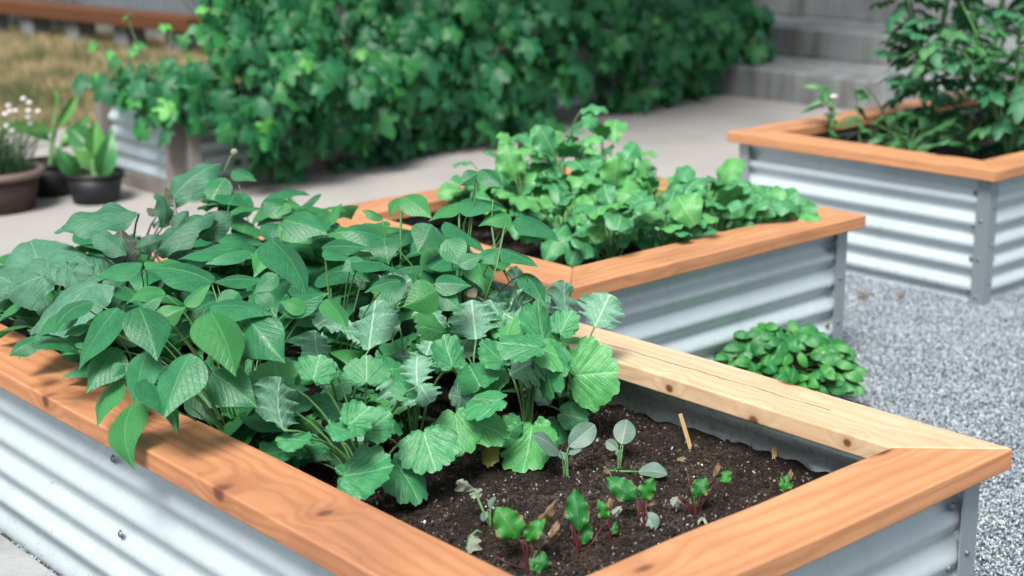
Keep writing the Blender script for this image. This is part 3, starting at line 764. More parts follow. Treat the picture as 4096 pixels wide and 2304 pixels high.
for (b, t, w) in [
    ((945,735),(1050,1010),210), ((625,710),(700,940),190), ((515,715),(350,985),130), ((625,510),(410,570),75), ((650,500),(800,530),40),
    ((940,585),(640,530),110), ((965,585),(1215,590),50), ((650,910),(605,1150),145), ((510,1020),(430,1240),95), ((590,1145),(600,1425),165),
    ((840,920),(730,1200),190), ((955,1000),(1150,1150),190), ((1215,405),(1130,570),110), ((520,890),(385,1085),150), ((950,700),(1215,735),110),
    ((1080,790),(1270,940),200), ((660,1030),(790,1270),130), ((1030,440),(790,490),70), ((1100,450),(915,510),60), ((340,700),(150,840),80),
    ((400,680),(235,830),80), ((390,780),(285,830),45), ((160,850),(40,920),80), ((160,860),(360,915),70), ((545,955),(505,1015),60),
    ((730,640),(560,690),70), ((1040,95),(1145,140),60), ((1000,130),(930,260),110), ((640,700),(740,650),70), ((830,690),(940,600),60),
    ((1060,640),(960,740),110), ((700,760),(830,700),100), ((1230,560),(1130,640),80)]:
    hero('bean', beans, BBOX, *z4(*b), *z4(*t), w*0.897, RNG.uniform(-0.02, 0.02))
for (b, t, w) in [
    ((100,340),(245,575),150), ((150,250),(335,310),120), ((315,365),(510,370),65), ((575,330),(370,300),110), ((575,330),(595,440),130),
    ((660,150),(780,240),100), ((650,155),(605,240),60), ((775,270),(720,385),140), ((845,260),(1010,390),60), ((795,550),(655,620),150),
    ((800,520),(950,530),90), ((800,560),(910,640),100), ((640,510),(490,560),60), ((150,650),(340,560),90), ((330,590),(420,720),90),
    ((445,430),(660,490),36), ((320,380),(445,430),50), ((1180,480),(1265,610),90), ((0,680),(150,860),200), ((990,35),(1090,110),80), ((975,45),(900,100),70),
    ((1115,240),(980,275),80), ((1150,240),(1330,340),85), ((90,620),(20,560),80), ((230,640),(120,600),70), ((480,420),(390,470),70), ((900,440),(1000,400),70)]:
    hero('bean', beans, BBOX, *z5(*b), *z5(*t), w*0.932, RNG.uniform(-0.02, 0.02))
for (b, t, w) in [((1730,600),(2140,650),170), ((1720,590),(1440,760),120), ((1615,940),(1760,1190),260), ((2100,1040),(1850,1150),150), ((2110,1030),(2470,1190),130),
    ((60,480),(330,520),75), ((470,800),(630,590),95), ((1000,740),(810,660),80), ((140,620),(0,700),90), ((90,590),(260,640),60)]:
    hero('bean', beans, BBOX, *r7(*b), *r7(*t), w*0.427, RNG.uniform(-0.02, 0.03))
# lower storey of leaves
for k in range(470):
    x = RNG.uniform(1.30, 2.28); y = RNG.uniform(2.42, 3.5)
    if y < 2.62 and (x < 1.45 or y < 2.55): continue
    zt = 0.68 - 0.10*max(0, (1.5-x)/0.3)
    p = min(beans, key=lambda q: (q.root.x-x)**2 + (q.root.y-y)**2)
    z = RNG.uniform(0.43, zt)
    if x < 1.46 and z < 0.53: x += 0.14
    an = RNG.uniform(0, 6.28)
    p.leaf('bean', (x, y, z), (math.cos(an), math.sin(an), RNG.uniform(-0.9, 0.15)), (RNG.uniform(-.5, .5), RNG.uniform(-.6, .3), 1), RNG.uniform(0.085, 0.135), petiole=(k % 7 == 0))
for k in range(30):
    x = RNG.uniform(1.42, 1.58); y = RNG.uniform(2.36, 2.62); an = RNG.uniform(0, 6.28)
    beans[0].leaf('bean', (x, y, RNG.uniform(0.41, 0.53)), (math.cos(an), math.sin(an), RNG.uniform(-.7, .1)), (RNG.uniform(-.6, .1), RNG.uniform(-.6, .1), 1), RNG.uniform(0.07, 0.10), petiole=False)
for k in range(75):
    x = RNG.uniform(1.90, 2.28); y = RNG.uniform(2.48, 3.35); an = RNG.uniform(0, 6.28)
    p = min(beans, key=lambda q: (q.root.x-x)**2 + (q.root.y-y)**2)
    p.leaf('bean', (x, y, RNG.uniform(0.58, 0.67 + 0.09*(2.28 - x)/0.38)), (math.cos(an), math.sin(an), RNG.uniform(-.8, .1)), (RNG.uniform(-.6, .3), RNG.uniform(-.6, .2), 1), RNG.uniform(0.08, 0.12), petiole=(k % 3 == 0))
# tall shoots
for pts in ([r7(1770,790), r7(1880,470), r7(1900,300)], [r7(1180,780), r7(1185,540)], [r7(2070,1180), r7(2160,760), r7(2200,705)], [r7(2080,1150), r7(2030,800), r7(2040,560)]):
    P3 = [at_depth(q[0], q[1], in_box(q[0], q[1], BBOX) + 0.01) for q in pts]
    p = min(beans, key=lambda q: (q.root.x-P3[0].x)**2 + (q.root.y-P3[0].y)**2)
    mid = P3[len(P3)//2] if len(P3) > 2 else (P3[0]+P3[1])/2
    p.stem([p.root, p.root*0.4 + P3[0]*0.6 + Vector((0, 0, 0.02))] + P3, 0.0032, 0.0018)
# tendril with small flower bud
tp = [z4(985,150), z4(1005,90), z4(1025,35), z4(1045,15)]
P3 = [at_depth(q[0], q[1], 4.0) for q in tp]
beans[-1].stem([beans[-1].root] + P3, 0.003, 0.0018)
bud = lathe('flower_bud', [(0.0, -0.012), (0.008, -0.004), (0.011, 0.004), (0.006, 0.012), (0.0, 0.013)], M['wilted'], 10)
link('flower_bud', bud, beans[-1].o, Matrix.Translation(P3[-1] - beans[-1].root))
for p in beans: p.done()

# ------------------------------------------------------------------ near bed: kale
kale_labels = {
    (1.58, 2.24): 'kale plant beside the near rail, its largest leaf standing upright',
    (1.74, 2.30): 'kale plant with bright fresh green leaf tops close to the near rail',
    (1.66, 2.42): 'bluish kale plant half under the bean leaves',
    (1.86, 2.26): 'kale plant with a large round pale leaf hanging over the bare soil',
    (1.98, 2.22): 'kale plant with a leaf-miner squiggle on one low leaf',
    (1.84, 2.44): 'tall grey-blue frilly kale plant standing against the beans',
    (2.08, 2.18): 'kale plant with a dark fan leaf resting on the soil',
    (2.02, 2.38): 'kale plant with the broadest upright bluish leaf',
    (2.16, 2.30): 'kale plant whose large round leaf overhangs the far pale rail',
    (2.20, 2.46): 'kale plant with frilly leaves rising above the far rail corner',
}
kales = [Plant('kale_plant', (x, y, SOILZ + soil_h(x, y)), lb, 'kale plant', 'kale plants in the near bed') for (x, y), lb in kale_labels.items()]
KBOX = (1.42, 2.27, 2.13, 2.60, 0.63)
for (kd, b, t, w, bk) in [
    ('kale_blue',(510,805),(540,590),220,0), ('kale_blue',(310,870),(280,720),170,0), ('kale_blue',(970,760),(950,590),260,0), ('kale',(500,940),(500,830),180,-.01),
    ('kale',(270,930),(300,830),150,-.01), ('kale_blue',(145,1150),(130,920),230,-.01), ('kale_blue',(720,960),(720,830),170,-.01), ('kale_blue',(840,700),(700,645),110,.03),
    ('kale',(1395,915),(1585,900),270,-.03), ('kale',(1210,1130),(1180,1345),200,-.02), ('kale',(745,1160),(800,1330),230,-.03), ('kale',(400,1345),(625,1315),180,-.02),
    ('kale',(620,1280),(745,1440),150,.0), ('kale',(940,1105),(1112,1160),130,.0), ('kale',(420,1125),(515,1050),130,-.02),
    ('kale',(500,1155),(605,1075),140,-.01), ('kale',(350,1130),(495,1185),80,-.02), ('kale',(245,1190),(112,1190),70,-.02), ('kale_blue',(1385,685),(1350,510),130,.02),
    ('kale_blue',(1480,705),(1545,565),240,0), ('kale_blue',(1150,745),(1150,500),140,.04), ('kale',(1260,775),(1230,600),130,.01), ('kale',(1230,790),(1390,850),110,-.01),
    ('kale',(1240,790),(1060,770),110,0), ('kale',(1270,805),(1270,1000),115,.01), ('kale',(870,875),(825,750),120,-.02), ('kale_blue',(1010,600),(990,460),85,.05),
    ('kale_blue',(1160,565),(1150,450),75,.05), ('kale',(880,1080),(905,1245),180,.02), ('kale',(1340,1075),(1452,1105),110,.02), ('kale',(1330,1130),(1340,1335),150,.04),
    ('yellow_leaf',(1030,1215),(1020,1302),65,.02), ('kale',(120,935),(100,830),170,.02), ('kale_blue',(760,760),(780,640),150,.06), ('kale',(680,1010),(640,920),90,.03),
    ('kale',(1330,730),(1380,640),110,.03), ('kale',(30,1010),(10,900),130,.0), ('kale_blue',(1090,660),(1060,560),110,.06), ('kale',(1110,740),(1090,640),90,.06)]:
    hero(kd, kales, KBOX, *z5(*b), *z5(*t), w*0.932, bk, pr=0.0026, tilt=0.55)
pm, _, _ = hero('kale', kales, KBOX, *z5(1078, 1015), *z5(908, 1040), 90, -0.02, var=0, pr=0.0026)
lf = [o for o in pm.o.children if o.name.startswith('leaf')][-1]
tr = Tubes(); tr.add([(-0.12, 0.25, 0.04), (0.02, 0.33, 0.035), (-0.05, 0.45, 0.04), (0.12, 0.50, 0.03), (0.05, 0.62, 0.03), (0.2, 0.66, 0.02), (0.10, 0.76, 0.02)], 0.010, 0.014, 5)
link('miner_trail', tr.mesh('miner_trail', M['wilted']), lf)
for k in range(78):
    x = RNG.uniform(1.45, 2.24); y = RNG.uniform(2.26, 2.62)
    p = min(kales, key=lambda q: (q.root.x-x)**2 + (q.root.y-y)**2)
    an = RNG.uniform(0, 6.28)
    p.leaf(RNG.choice(['kale', 'kale', 'kale_blue']), (x, y, RNG.uniform(0.41, 0.56)), (math.cos(an), math.sin(an), RNG.uniform(-0.6, 0.5)), (RNG.uniform(-.6, .4), RNG.uniform(-.7, .3), 1), RNG.uniform(0.05, 0.10), petiole=(k % 2 == 0), pr=0.0024)
for k in range(34):
    px, py = z5(RNG.uniform(180, 1330), RNG.uniform(560, 1180))
    dep = in_box(px, py, KBOX) + RNG.uniform(0.06, 0.14)
    b = at_depth(px, py, dep); p = min(kales, key=lambda q: (q.root.x-b.x)**2 + (q.root.y-b.y)**2)
    an = RNG.uniform(0, 6.28)
    p.leaf(RNG.choice(['kale', 'kale_blue', 'kale_blue']), b, (math.cos(an)*0.8, math.sin(an)*0.8, RNG.uniform(-0.3, 0.9)), (RNG.uniform(-.8, .1), RNG.uniform(-.9, 0), 0.8), RNG.uniform(0.055, 0.095), petiole=(k % 2 == 0), pr=0.0022)
for p in kales: p.done()

# ------------------------------------------------------------------ near bed: eggplants and squash
eggs = [Plant('eggplant_plant', (1.86, 3.42, SOILZ), 'eggplant with dark purple stem and an upright young leaf', 'eggplant', 'eggplants in the near bed', 'stem_purple'),
        Plant('eggplant_plant', (1.62, 3.26, SOILZ), 'eggplant with a dark purplish young leaf, beside the squash', 'eggplant', 'eggplants in the near bed', 'stem_purple')]
EBOX = (1.36, 2.25, 3.05, 3.72, 0.76)
for (kd, b, t, w) in [('eggplant',(620,285),(240,370),120), ('eggplant',(750,245),(985,60),135), ('eggplant_young',(742,285),(740,165),42), ('eggplant',(722,350),(690,190),70),
    ('eggplant',(890,390),(1045,285),130), ('eggplant',(700,470),(960,290),110), ('eggplant_young',(545,510),(540,355),170), ('eggplant',(720,400),(600,440),80), ('eggplant_young',(700,290),(655,260),40),
    ('eggplant',(560,470),(400,360),100), ('eggplant',(780,360),(840,270),70), ('eggplant',(560,590),(380,680),150)]:
    hero(kd, eggs, EBOX, *z4(*b), *z4(*t), w*0.897, RNG.uniform(0, 0.03), pr=0.003)
for p in eggs:
    p.stem([p.root, p.root + Vector((0.01, 0, 0.2)), p.root + Vector((0.0, 0.01, 0.36))], 0.007, 0.004, 8)
    for k in range(14):
        an = RNG.uniform(0, 6.28); rr = RNG.uniform(0.03, 0.14)
        p.leaf('eggplant', p.root + Vector((rr*math.cos(an), rr*math.sin(an), RNG.uniform(0.08, 0.28))), (math.cos(an), math.sin(an), RNG.uniform(-.6, .2)), (RNG.uniform(-.3, .3), RNG.uniform(-.4, .2), 1), RNG.uniform(0.12, 0.18), pr=0.003)
    p.done()
squash = [Plant('squash_plant', (1.52, 3.42, SOILZ), 'squash plant with big crinkled grey-green leaves at the end of the bed', 'squash plant', None)]
for (b, t, w, bk) in [((190,560),(120,355),290,0.02), ((190,565),(5,610),170,0), ((430,545),(290,385),180,0.02), ((425,600),(95,700),140,-0.03), ((60,600),(-60,520),150,0.03), ((420,560),(330,620),120,0.02), ((300,520),(390,590),100,.04)]:
    hero('squash', squash, (1.30, 1.9, 3.0, 3.72, 0.70), *z4(*b), *z4(*t), w*0.897, bk, pr=0.004, ratio=1.0)
squash[0].done()

# ------------------------------------------------------------------ near bed: seedlings in the bare end
FLAT = (0, 9, 0, 9, 9.0)
def small(kind, plant, root_dep, b, t, w, db=0.0, dt=0.0, frame=z6, ratio=None, petiole=True, pr=0.0016, var=None, lift=0.5):
    bq, tq = frame(*b), frame(*t)
    B = at_depth(*bq, root_dep + db); T = at_depth(*tq, root_dep + db + dt)
    ax = T - B; a = ax.normalized(); L = ax.length
    n0 = CAMP - B; n0 = (n0 - a*n0.dot(a)).normalized()
    wa = w*(0.621 if frame is z6 else 0.762)*root_dep/FPX
    wt = max(wa, L*(ratio or RATIO[kind])*0.9)
    phi = math.acos(max(0.2, min(1, wa/wt)))
    n = max((Matrix.Rotation(s*phi, 3, a) @ n0 for s in (1, -1)), key=lambda q: q.z)
    plant.leaf(kind, B, ax, n, L, wt, petiole=petiole, pr=pr, var=var, lift=lift)
def depth_of(p): return (ROT.transposed() @ (Vector(p) - CAMP)).z * -1
def seedling(name, root_px, label, cat, group, stem, frame=z6):
    r = soil_at(*frame(*root_px)); p = Plant(name, r, label, cat, group, stem); return p, depth_of(r)
z7 = lambda x, y: (2200 + x*0.762, 1200 + y*0.762)
p, d = seedling('broccoli_seedling', (1390, 530), 'pale broccoli seedling with two broad leaves before the fan-shaped kale leaf', 'seedling', 'broccoli seedlings', 'stem')
small('broccoli', p, d, (1350, 340), (1178, 225), 100, -0.02, -0.03); small('broccoli', p, d, (1410, 300), (1578, 160), 150, 0.0, 0.02, ratio=0.7)
small('broccoli', p, d, (1405, 345), (1490, 310), 45, 0, 0); small('broccoli', p, d, (1385, 385), (1360, 330), 60, 0.01, 0.02)
p.done()
p, d = seedling('broccoli_seedling', (1722, 455), 'broccoli seedling with one leaf lying flat on the soil', 'seedling', 'broccoli seedlings', 'stem')
small('broccoli', p, d, (1750, 285), (1785, 125), 145, 0.0, 0.03); small('broccoli', p, d, (1725, 315), (1648, 265), 75, 0, 0.01); small('broccoli', p, d, (1740, 360), (1722, 318), 45, 0, 0)
small('broccoli', p, d, (1858, 462), (2045, 480), 95, -0.02, -0.01, petiole=False)
p.stem([p.root, at_depth(*z6(1650, 455), d-0.01), at_depth(*z6(1760, 460), d-0.015), at_depth(*z6(1860, 462), d-0.02)], 0.003, 0.0022)
p.stem([p.root, at_depth(*z6(1745, 400), d), at_depth(*z6(1755, 290), d)], 0.003, 0.002)
p.done()
p, d = seedling('broccoli_seedling', (900, 850), 'wilted broccoli seedling with a shrivelled whitish leaf', 'seedling', 'broccoli seedlings', 'stem')
p.stem([p.root, at_depth(*z6(860, 720), d), at_depth(*z6(800, 575), d+0.01)], 0.0032, 0.0018)
small('wilted', p, d, (800, 570), (690, 520), 70, 0.01, -0.02, petiole=False); small('wilted', p, d, (800, 570), (830, 640), 90, 0.01, 0, petiole=False)
small('broccoli', p, d, (905, 700), (935, 620), 40, 0, 0.01); small('broccoli', p, d, (880, 720), (850, 780), 50, 0, 0)
p.done()
p, d = seedling('broccoli_seedling', (745, 1000), 'bent white stem of a dying seedling by the near rail', 'seedling', 'broccoli seedlings', 'stem')
p.stem([p.root, at_depth(*z6(770, 880), d), at_depth(*z6(820, 840), d), at_depth(*z6(850, 855), d)], 0.003, 0.0015)
small('wilted', p, d, (790, 860), (762, 990), 35, -0.01, -0.01, petiole=False); p.done()
def beet(root, label, leaves, stems=(), frame=z6):
    p, d = seedling('beet_seedling', root, label, 'seedling', 'beet seedlings', 'stem_red', frame)
    for (kd, b, t, w) in leaves: small(kd, p, d, b, t, w*1.2, RNG.uniform(-.01, .01), RNG.uniform(-.02, .02), frame, pr=0.0015, lift=0.2)
    for (a, b, c) in stems: p.stem([p.root, at_depth(*frame(*b), d), at_depth(*frame(*c), d)], 0.0017, 0.0011)
    p.done()
beet((1150, 1120), 'beet seedling with ragged broad leaves closest to the near corner', [('beet', (1085, 890), (940, 690), 170), ('beet', (1130, 900), (1260, 760), 90), ('dry_leaf', (1220, 800), (1330, 640), 70), ('beet', (1150, 1030), (1290, 1060), 130), ('dry_leaf', (1290, 900), (1350, 800), 60), ('wilted', (1180, 900), (1280, 880), 90), ('beet', (1160, 1080), (1230, 1110), 60)], [(0, (1010, 1050), (930, 1000))])
beet((1480, 1010), 'beet seedling with one tall upright oblong leaf', [('beet', (1475, 840), (1445, 570), 135), ('beet', (1490, 930), (1545, 790), 80), ('dry_leaf', (1410, 770), (1370, 750), 40), ('dry_leaf', (1420, 800), (1400, 740), 40)], [(0, (1440, 900), (1415, 770)), (0, (1560, 920), (1630, 810))])
beet((1680, 940), 'small thin beet seedling with withered pale leaf tips', [('beet', (1650, 770), (1600, 640), 65), ('wilted', (1690, 740), (1750, 680), 50), ('beet', (1690, 870), (1715, 780), 45), ('dry_leaf', (1665, 690), (1670, 630), 40)])
beet((1890, 860), 'beet seedling with crimson stems and a wavy leaf bent sideways', [('beet', (1850, 640), (1650, 500), 125), ('beet', (1880, 640), (1955, 500), 95), ('broccoli', (1895, 730), (1965, 840), 110), ('dry_leaf', (1925, 650), (1950, 680), 40)], [(0, (1860, 760), (1850, 640)), (0, (1915, 750), (1890, 620))])
beet((2220, 730), 'beet seedling spreading red stalks, beside the short stake', [('beet', (2215, 620), (2300, 500), 100), ('beet', (2400, 460), (2440, 535), 80), ('dry_leaf', (2350, 510), (2385, 420), 45), ('wilted', (2110, 620), (2080, 690), 60), ('beet', (2215, 700), (2225, 610), 60)], [(0, (2190, 560), (2172, 460)), (0, (2290, 640), (2350, 520)), (0, (2160, 690), (2110, 630))])
beet((1225, 1030), 'tiny beet seedling against the inside of the end rail', [('beet', (1235, 1000), (1250, 915), 60), ('dry_leaf', (1255, 960), (1275, 905), 40), ('beet', (1230, 1010), (1210, 930), 35)], frame=z7)
# plant stakes
def stake(b, t, frame, label, wd):
    B = Vector(soil_at(*frame(*b))); d = depth_of(B); T = at_depth(*frame(*t), d + 0.01)
    ax = T - B; me = box_mesh('plant_stake', -wd/2, wd/2, -0.0012, 0.0012, -0.03, ax.length, M['stake_wood'], 0.0005, 1)
    o = link('plant_stake', me); o.location = B; o.rotation_euler = ax.to_track_quat('Z', 'Y').to_euler()
    q = ax.to_track_quat('Z', 'Y'); o.rotation_euler = (q @ Vector((0,0,1))).to_track_quat('Z', 'Y').to_euler()
    tag(o, label, 'stake', 'wooden plant stakes')
stake((740, 785), (683, 597), z7, 'long thin wooden stake leaning against the inner steel wall', 0.010)
stake((1178, 858), (1175, 770), z7, 'short wooden stake standing upright in the bare soil', 0.010)

def scrap(name, px, z, mat, L, wd, label, cat, fn=None):
    p = on_z(*px, z); z = z + (fn(p.x, p.y) if fn else 0)
    me = grid_leaf(name, M[mat], pro_ovate, 6, 10, 0.8, 0.2, 0.02, 4, 0.6, 0.15, 2, seed=int(px[0]), twist=0.8)
    o = link(name, me); an = RNG.uniform(0, 6.28)
    o.matrix_basis = leaf_matrix(Vector((p.x, p.y, z + 0.006)), Vector((math.cos(an), math.sin(an), 0.05)), Vector((0.1, -0.2, 1)), L, wd)
    tag(o, label, cat, 'fallen scraps')
scrap('dry_leaf_scrap', z6(2105, 372), SOILZ, 'dry_leaf', 0.028, 0.012, 'curled tan leaf scrap on the soil by the long stake', 'dry leaf', soil_h)
scrap('wood_chip', z6(1630, 485), SOILZ, 'dry_leaf', 0.055, 0.014, 'strip of brown bark lying beside the flat-lying broccoli leaf', 'bark chip', soil_h)
scrap('dry_leaf_scrap', z6(2250, 770), SOILZ, 'wilted', 0.03, 0.016, 'whitish leaf scrap below the red-stalked beet seedling', 'dry leaf', soil_h)
scrap('dry_leaf_scrap', (3445, 1194), 0.012, 'dry_leaf', 0.05, 0.022, 'yellowish dry leaf on the gravel before the far bed', 'dry leaf')
scrap('dry_leaf_scrap', (3590, 1182), 0.012, 'dry_leaf', 0.032, 0.016, 'reddish dry leaf on the gravel at the foot of the far bed', 'dry leaf')

# ------------------------------------------------------------------ basil by the middle bed
PB = on_z(3130, 1530, 0.10); PB.z = 0.0
pot = empty('plant_pot', PB, 'black plastic pot holding the round basil bush', 'pot', 'plastic pots')
link('pot_wall', lathe('pot_wall', [(0.0, 0.0), (0.12, 0.0), (0.145, 0.12), (0.155, 0.125), (0.155, 0.14), (0.143, 0.14), (0.135, 0.115)], M['black_plastic']), pot)
link('pot_soil', lathe('pot_soil', [(0.0, 0.118), (0.137, 0.116)], M['soil']), pot)
bas = Plant('basil_plant', PB + Vector((0, 0, 0.118)), 'round bushy basil plant on the gravel behind the pale rail', 'basil', None)
for k in range(290):
    th = RNG.uniform(0, 6.28); ph = math.acos(RNG.uniform(0.02, 1))
    d = Vector((math.sin(ph)*math.cos(th), math.sin(ph)*math.sin(th), math.cos(ph)))
    rr = RNG.uniform(0.80, 1.05)
    q = PB + Vector((d.x*0.215*rr, d.y*0.215*rr, 0.10 + d.z*0.150*rr))
    th2 = RNG.uniform(0, 6.28)
    out = Vector((d.x, d.y, 0)).normalized() if ph > 0.2 else Vector((math.cos(th2), math.sin(th2), 0))
    ax = (out*RNG.uniform(0.5, 1) + Vector((RNG.uniform(-.5,.5), RNG.uniform(-.5,.5), RNG.uniform(-.7, 0.2))))
    L = RNG.uniform(0.040, 0.066)
    bas.leaf('basil', q - ax.normalized()*L*0.4, ax, d + UP*0.7, L, petiole=(k % 3 == 0), pr=0.0015)
bas.done()

# ------------------------------------------------------------------ middle bed: radishes
RBX = (2.9, 3.68, 2.88, 3.80)
rad_roots = [(2.98, 2.98), (3.20, 2.95), (3.42, 2.96), (3.62, 2.93), (3.02, 3.22), (3.16, 3.18), (3.38, 3.20), (3.60, 3.16), (3.08, 3.46), (3.24, 3.44), (3.48, 3.44), (3.14, 3.66), (3.40, 3.66), (3.60, 3.62)]
rad_lab = {0: 'radish plant at the open end of the patch, one pale leaf drooping to the soil', 1: 'radish plant with broad round leaves leaning on the front rail of the middle bed',
    2: 'radish plant behind the front rail, third along from the open soil', 3: 'radish plant with leaves flopping over the corner of the middle bed',
    4: 'second-row radish plant beside the open soil of the middle bed', 5: 'second-row radish plant just behind the broad round-leaved one', 6: 'radish plant in the very middle of the radish patch',
    7: 'second-row radish plant by the end rail, behind the flopping one', 8: 'third-row radish plant beside the open soil of the middle bed', 9: 'tall radish plant in the third row, its top seen against the path',
    10: 'third-row radish plant by the end rail of the middle bed', 11: 'back-row radish plant on the open soil side, against the back rail', 12: 'tall radish plant in the middle of the back row',
    13: 'back-row radish plant in the rear corner, in front of the far bed'}
for i, (x, y) in enumerate(rad_roots):
    p = Plant('radish_plant', (x, y, 0.40), rad_lab[i], 'radish plant', 'radish plants in the middle bed')
    nl = 25 if i > 7 else 22
    for k in range(nl):
        an = 6.28*k/nl + RNG.uniform(-.4, .4)
        el = RNG.uniform(0.35, 1.25)
        hgt = RNG.uniform(0.03, (0.24, 0.22, 0.20, 0.18)[i % 4] if i < 8 else (0.26, 0.36, 0.28, 0.28, 0.38, 0.30)[i-8])
        rr = RNG.uniform(0.02, 0.11)*(1.25 - 0.5*el)
        base = p.root + Vector((math.cos(an)*rr, math.sin(an)*rr, 0.04 + hgt*RNG.uniform(0.4, 0.95)))
        ax = Vector((math.cos(an)*math.cos(el) + RNG.uniform(-.4, .4), math.sin(an)*math.cos(el) + RNG.uniform(-.4, .4), math.sin(el)*0.7 - RNG.uniform(0, 0.5)))
        p.leaf('radish', base, ax, UP*1.0 - ax*0.4 + Vector((RNG.uniform(-.7, .3), RNG.uniform(-.7, .3), 0)), RNG.uniform(0.065, 0.125), RNG.uniform(0.055, 0.095), pr=0.0026)
    if i == 0:
        for (b, t, w) in [((1330, 560), (1210, 740), 130), ((1190, 560), (1100, 720), 110), ((1350, 560), (1300, 640), 90)]:
            hero('radish', [p], (2.9, 4, 2.86, 4, 0.62), *z8(*b), *z8(*t), w*0.893)
    if i == 1:
        for (b, t, w) in [((1770, 560), (1690, 430), 160), ((1600, 520), (1480, 450), 100), ((1900, 520), (2000, 470), 80)]:
            hero('radish', [p], (3.0, 4, 2.86, 4, 0.60), *z8(*b), *z8(*t), w*0.893)
    if i == 3:
        for (b, t, w) in [((2040, 500), (2235, 490), 70), ((2060, 440), (2240, 420), 60), ((2040, 420), (2130, 520), 70)]:
            hero('radish', [p], (3.3, 4, 2.84, 4, 0.56), *z8(*b), *z8(*t), w*0.893)
    p.done()

# ------------------------------------------------------------------ far bed: tomatoes, peppers, onion
def tomato(x, y, h, label, n):
    p = Plant('tomato_plant', (x, y, 0.40), label, 'tomato plant', 'tomato plants in the far bed')
    shoots = []
    for k in range(5):
        an = RNG.uniform(0, 6.28); sp = RNG.uniform(0.08, 0.38)
        top = p.root + Vector((math.cos(an)*sp, math.sin(an)*sp, h*RNG.uniform(0.75, 1.05)))
        c = bez(p.root, p.root + Vector((math.cos(an)*sp*0.3, math.sin(an)*sp*0.3, h*0.6)), top, 9)
        p.stem(c, 0.009, 0.004, 6); shoots.append(c)
    for k in range(n):
        c = shoots[k % 5]; q = c[RNG.randrange(1, 9)] + Vector((RNG.uniform(-.03,.03), RNG.uniform(-.03,.03), RNG.uniform(-.03,.03)))
        an = RNG.uniform(0, 6.28)
        ax = Vector((math.cos(an), math.sin(an), RNG.uniform(-0.7, 0.5)))
        p.leaf('tomato', q, ax, UP + Vector((RNG.uniform(-.5,.5), RNG.uniform(-.5,.5), 0)), RNG.uniform(0.13, 0.22), petiole=False)
    return p.done()
tomato(5.48, 3.60, 0.95, 'bushy dark green tomato plant standing against the concrete steps', 130)
tomato(5.95, 3.25, 0.95, 'tomato plant with a thick yellowish stem, partly out of the frame', 120)
tomato(5.35, 3.14, 0.62, 'lower tomato plant over the corner of the far bed', 80)
tomato(6.05, 3.70, 1.0, 'rear tomato plant rising in front of the steps', 60)
st = Tubes(); st.add([(5.95, 3.42, 0.38), (6.12, 3.38, 1.3)], 0.010, 0.010, 8)
tag(link('tomato_stake', st.mesh('tomato_stake', M['dark_wood'])), 'dark slanting stake among the tomato stems', 'stake')
def pepper(px, py, top, label):
    b = on_z(px, py, 0.41); p = Plant('pepper_plant', b, label, 'pepper plant', 'pepper plants in the far bed')
    T = at_depth(*top, depth_of(b)); c = bez(b, (b+T)/2 + Vector((0.01, 0.0, 0.03)), T, 7)
    p.stem(c, 0.005, 0.003)
    for k in range(14):
        q = c[RNG.randrange(2, 7)]; an = RNG.uniform(0, 6.28)
        p.leaf('pepper', q + Vector((RNG.uniform(-.02,.02), RNG.uniform(-.02,.02), 0)), (math.cos(an), math.sin(an), RNG.uniform(-1.1, 0.1)), UP + Vector((RNG.uniform(-.4,.4), RNG.uniform(-.4,.4), 0)), RNG.uniform(0.06, 0.11), petiole=False)
    return p
p = pepper(3330, 600, (3305, 350), 'slender pepper plant with a white blossom near the bed corner')
link('blossom', lathe('blossom', [(0.0, -0.01), (0.016, -0.004), (0.020, 0.006), (0.0, 0.012)], M['flower'], 12), p.o, Matrix.Translation(at_depth(3335, 388, depth_of(p.root)-0.03) - p.root)); p.done()
pepper(3440, 610, (3420, 360), 'second pepper plant, with hanging pale pods, nearer the tomatoes').done()
for (px, py, lb) in ((3630, 640, 'low leafy plant at the front rail of the far bed, beside the onion blades'), (3880, 610, 'low bushy plant in the front corner of the far bed')):
    b = on_z(px, py, 0.41); p = Plant('young_plant', b, lb, 'plant', 'low plants in the far bed')
    for k in range(26):
        an = RNG.uniform(0, 6.28); rr = RNG.uniform(0, 0.14)
        p.leaf('pepper', b + Vector((rr*math.cos(an), rr*math.sin(an), RNG.uniform(0.03, 0.13))), (math.cos(an), math.sin(an), RNG.uniform(-.5, .5)), UP + Vector((RNG.uniform(-.5,.5), RNG.uniform(-.5,.5), 0)), RNG.uniform(0.07, 0.11), pr=0.0022)
    p.done()
b = on_z(3600, 600, 0.41); p = Plant('onion_plant', b, 'onion plant with thin blades arching over the front rail', 'onion plant', None)
for (m, e) in [((3500, 420), (3250, 770)), ((3520, 380), (3440, 330)), ((3560, 400), (3620, 360)), ((3580, 430), (3680, 600)), ((3480, 470), (3380, 560)), ((3640, 450), (3740, 560)), ((3540, 350), (3560, 560))]:
    d = depth_of(b); blade = Tubes(); c = bez(b, at_depth(*m, d-0.02), at_depth(*e, d-(0.22 if e[1] > 700 else 0.05)), 10)
    blade.add([v - b for v in c], 0.0045, 0.0015, 5); link('leaf', blade.mesh('leaf', M['chive']), p.o)
p.done()

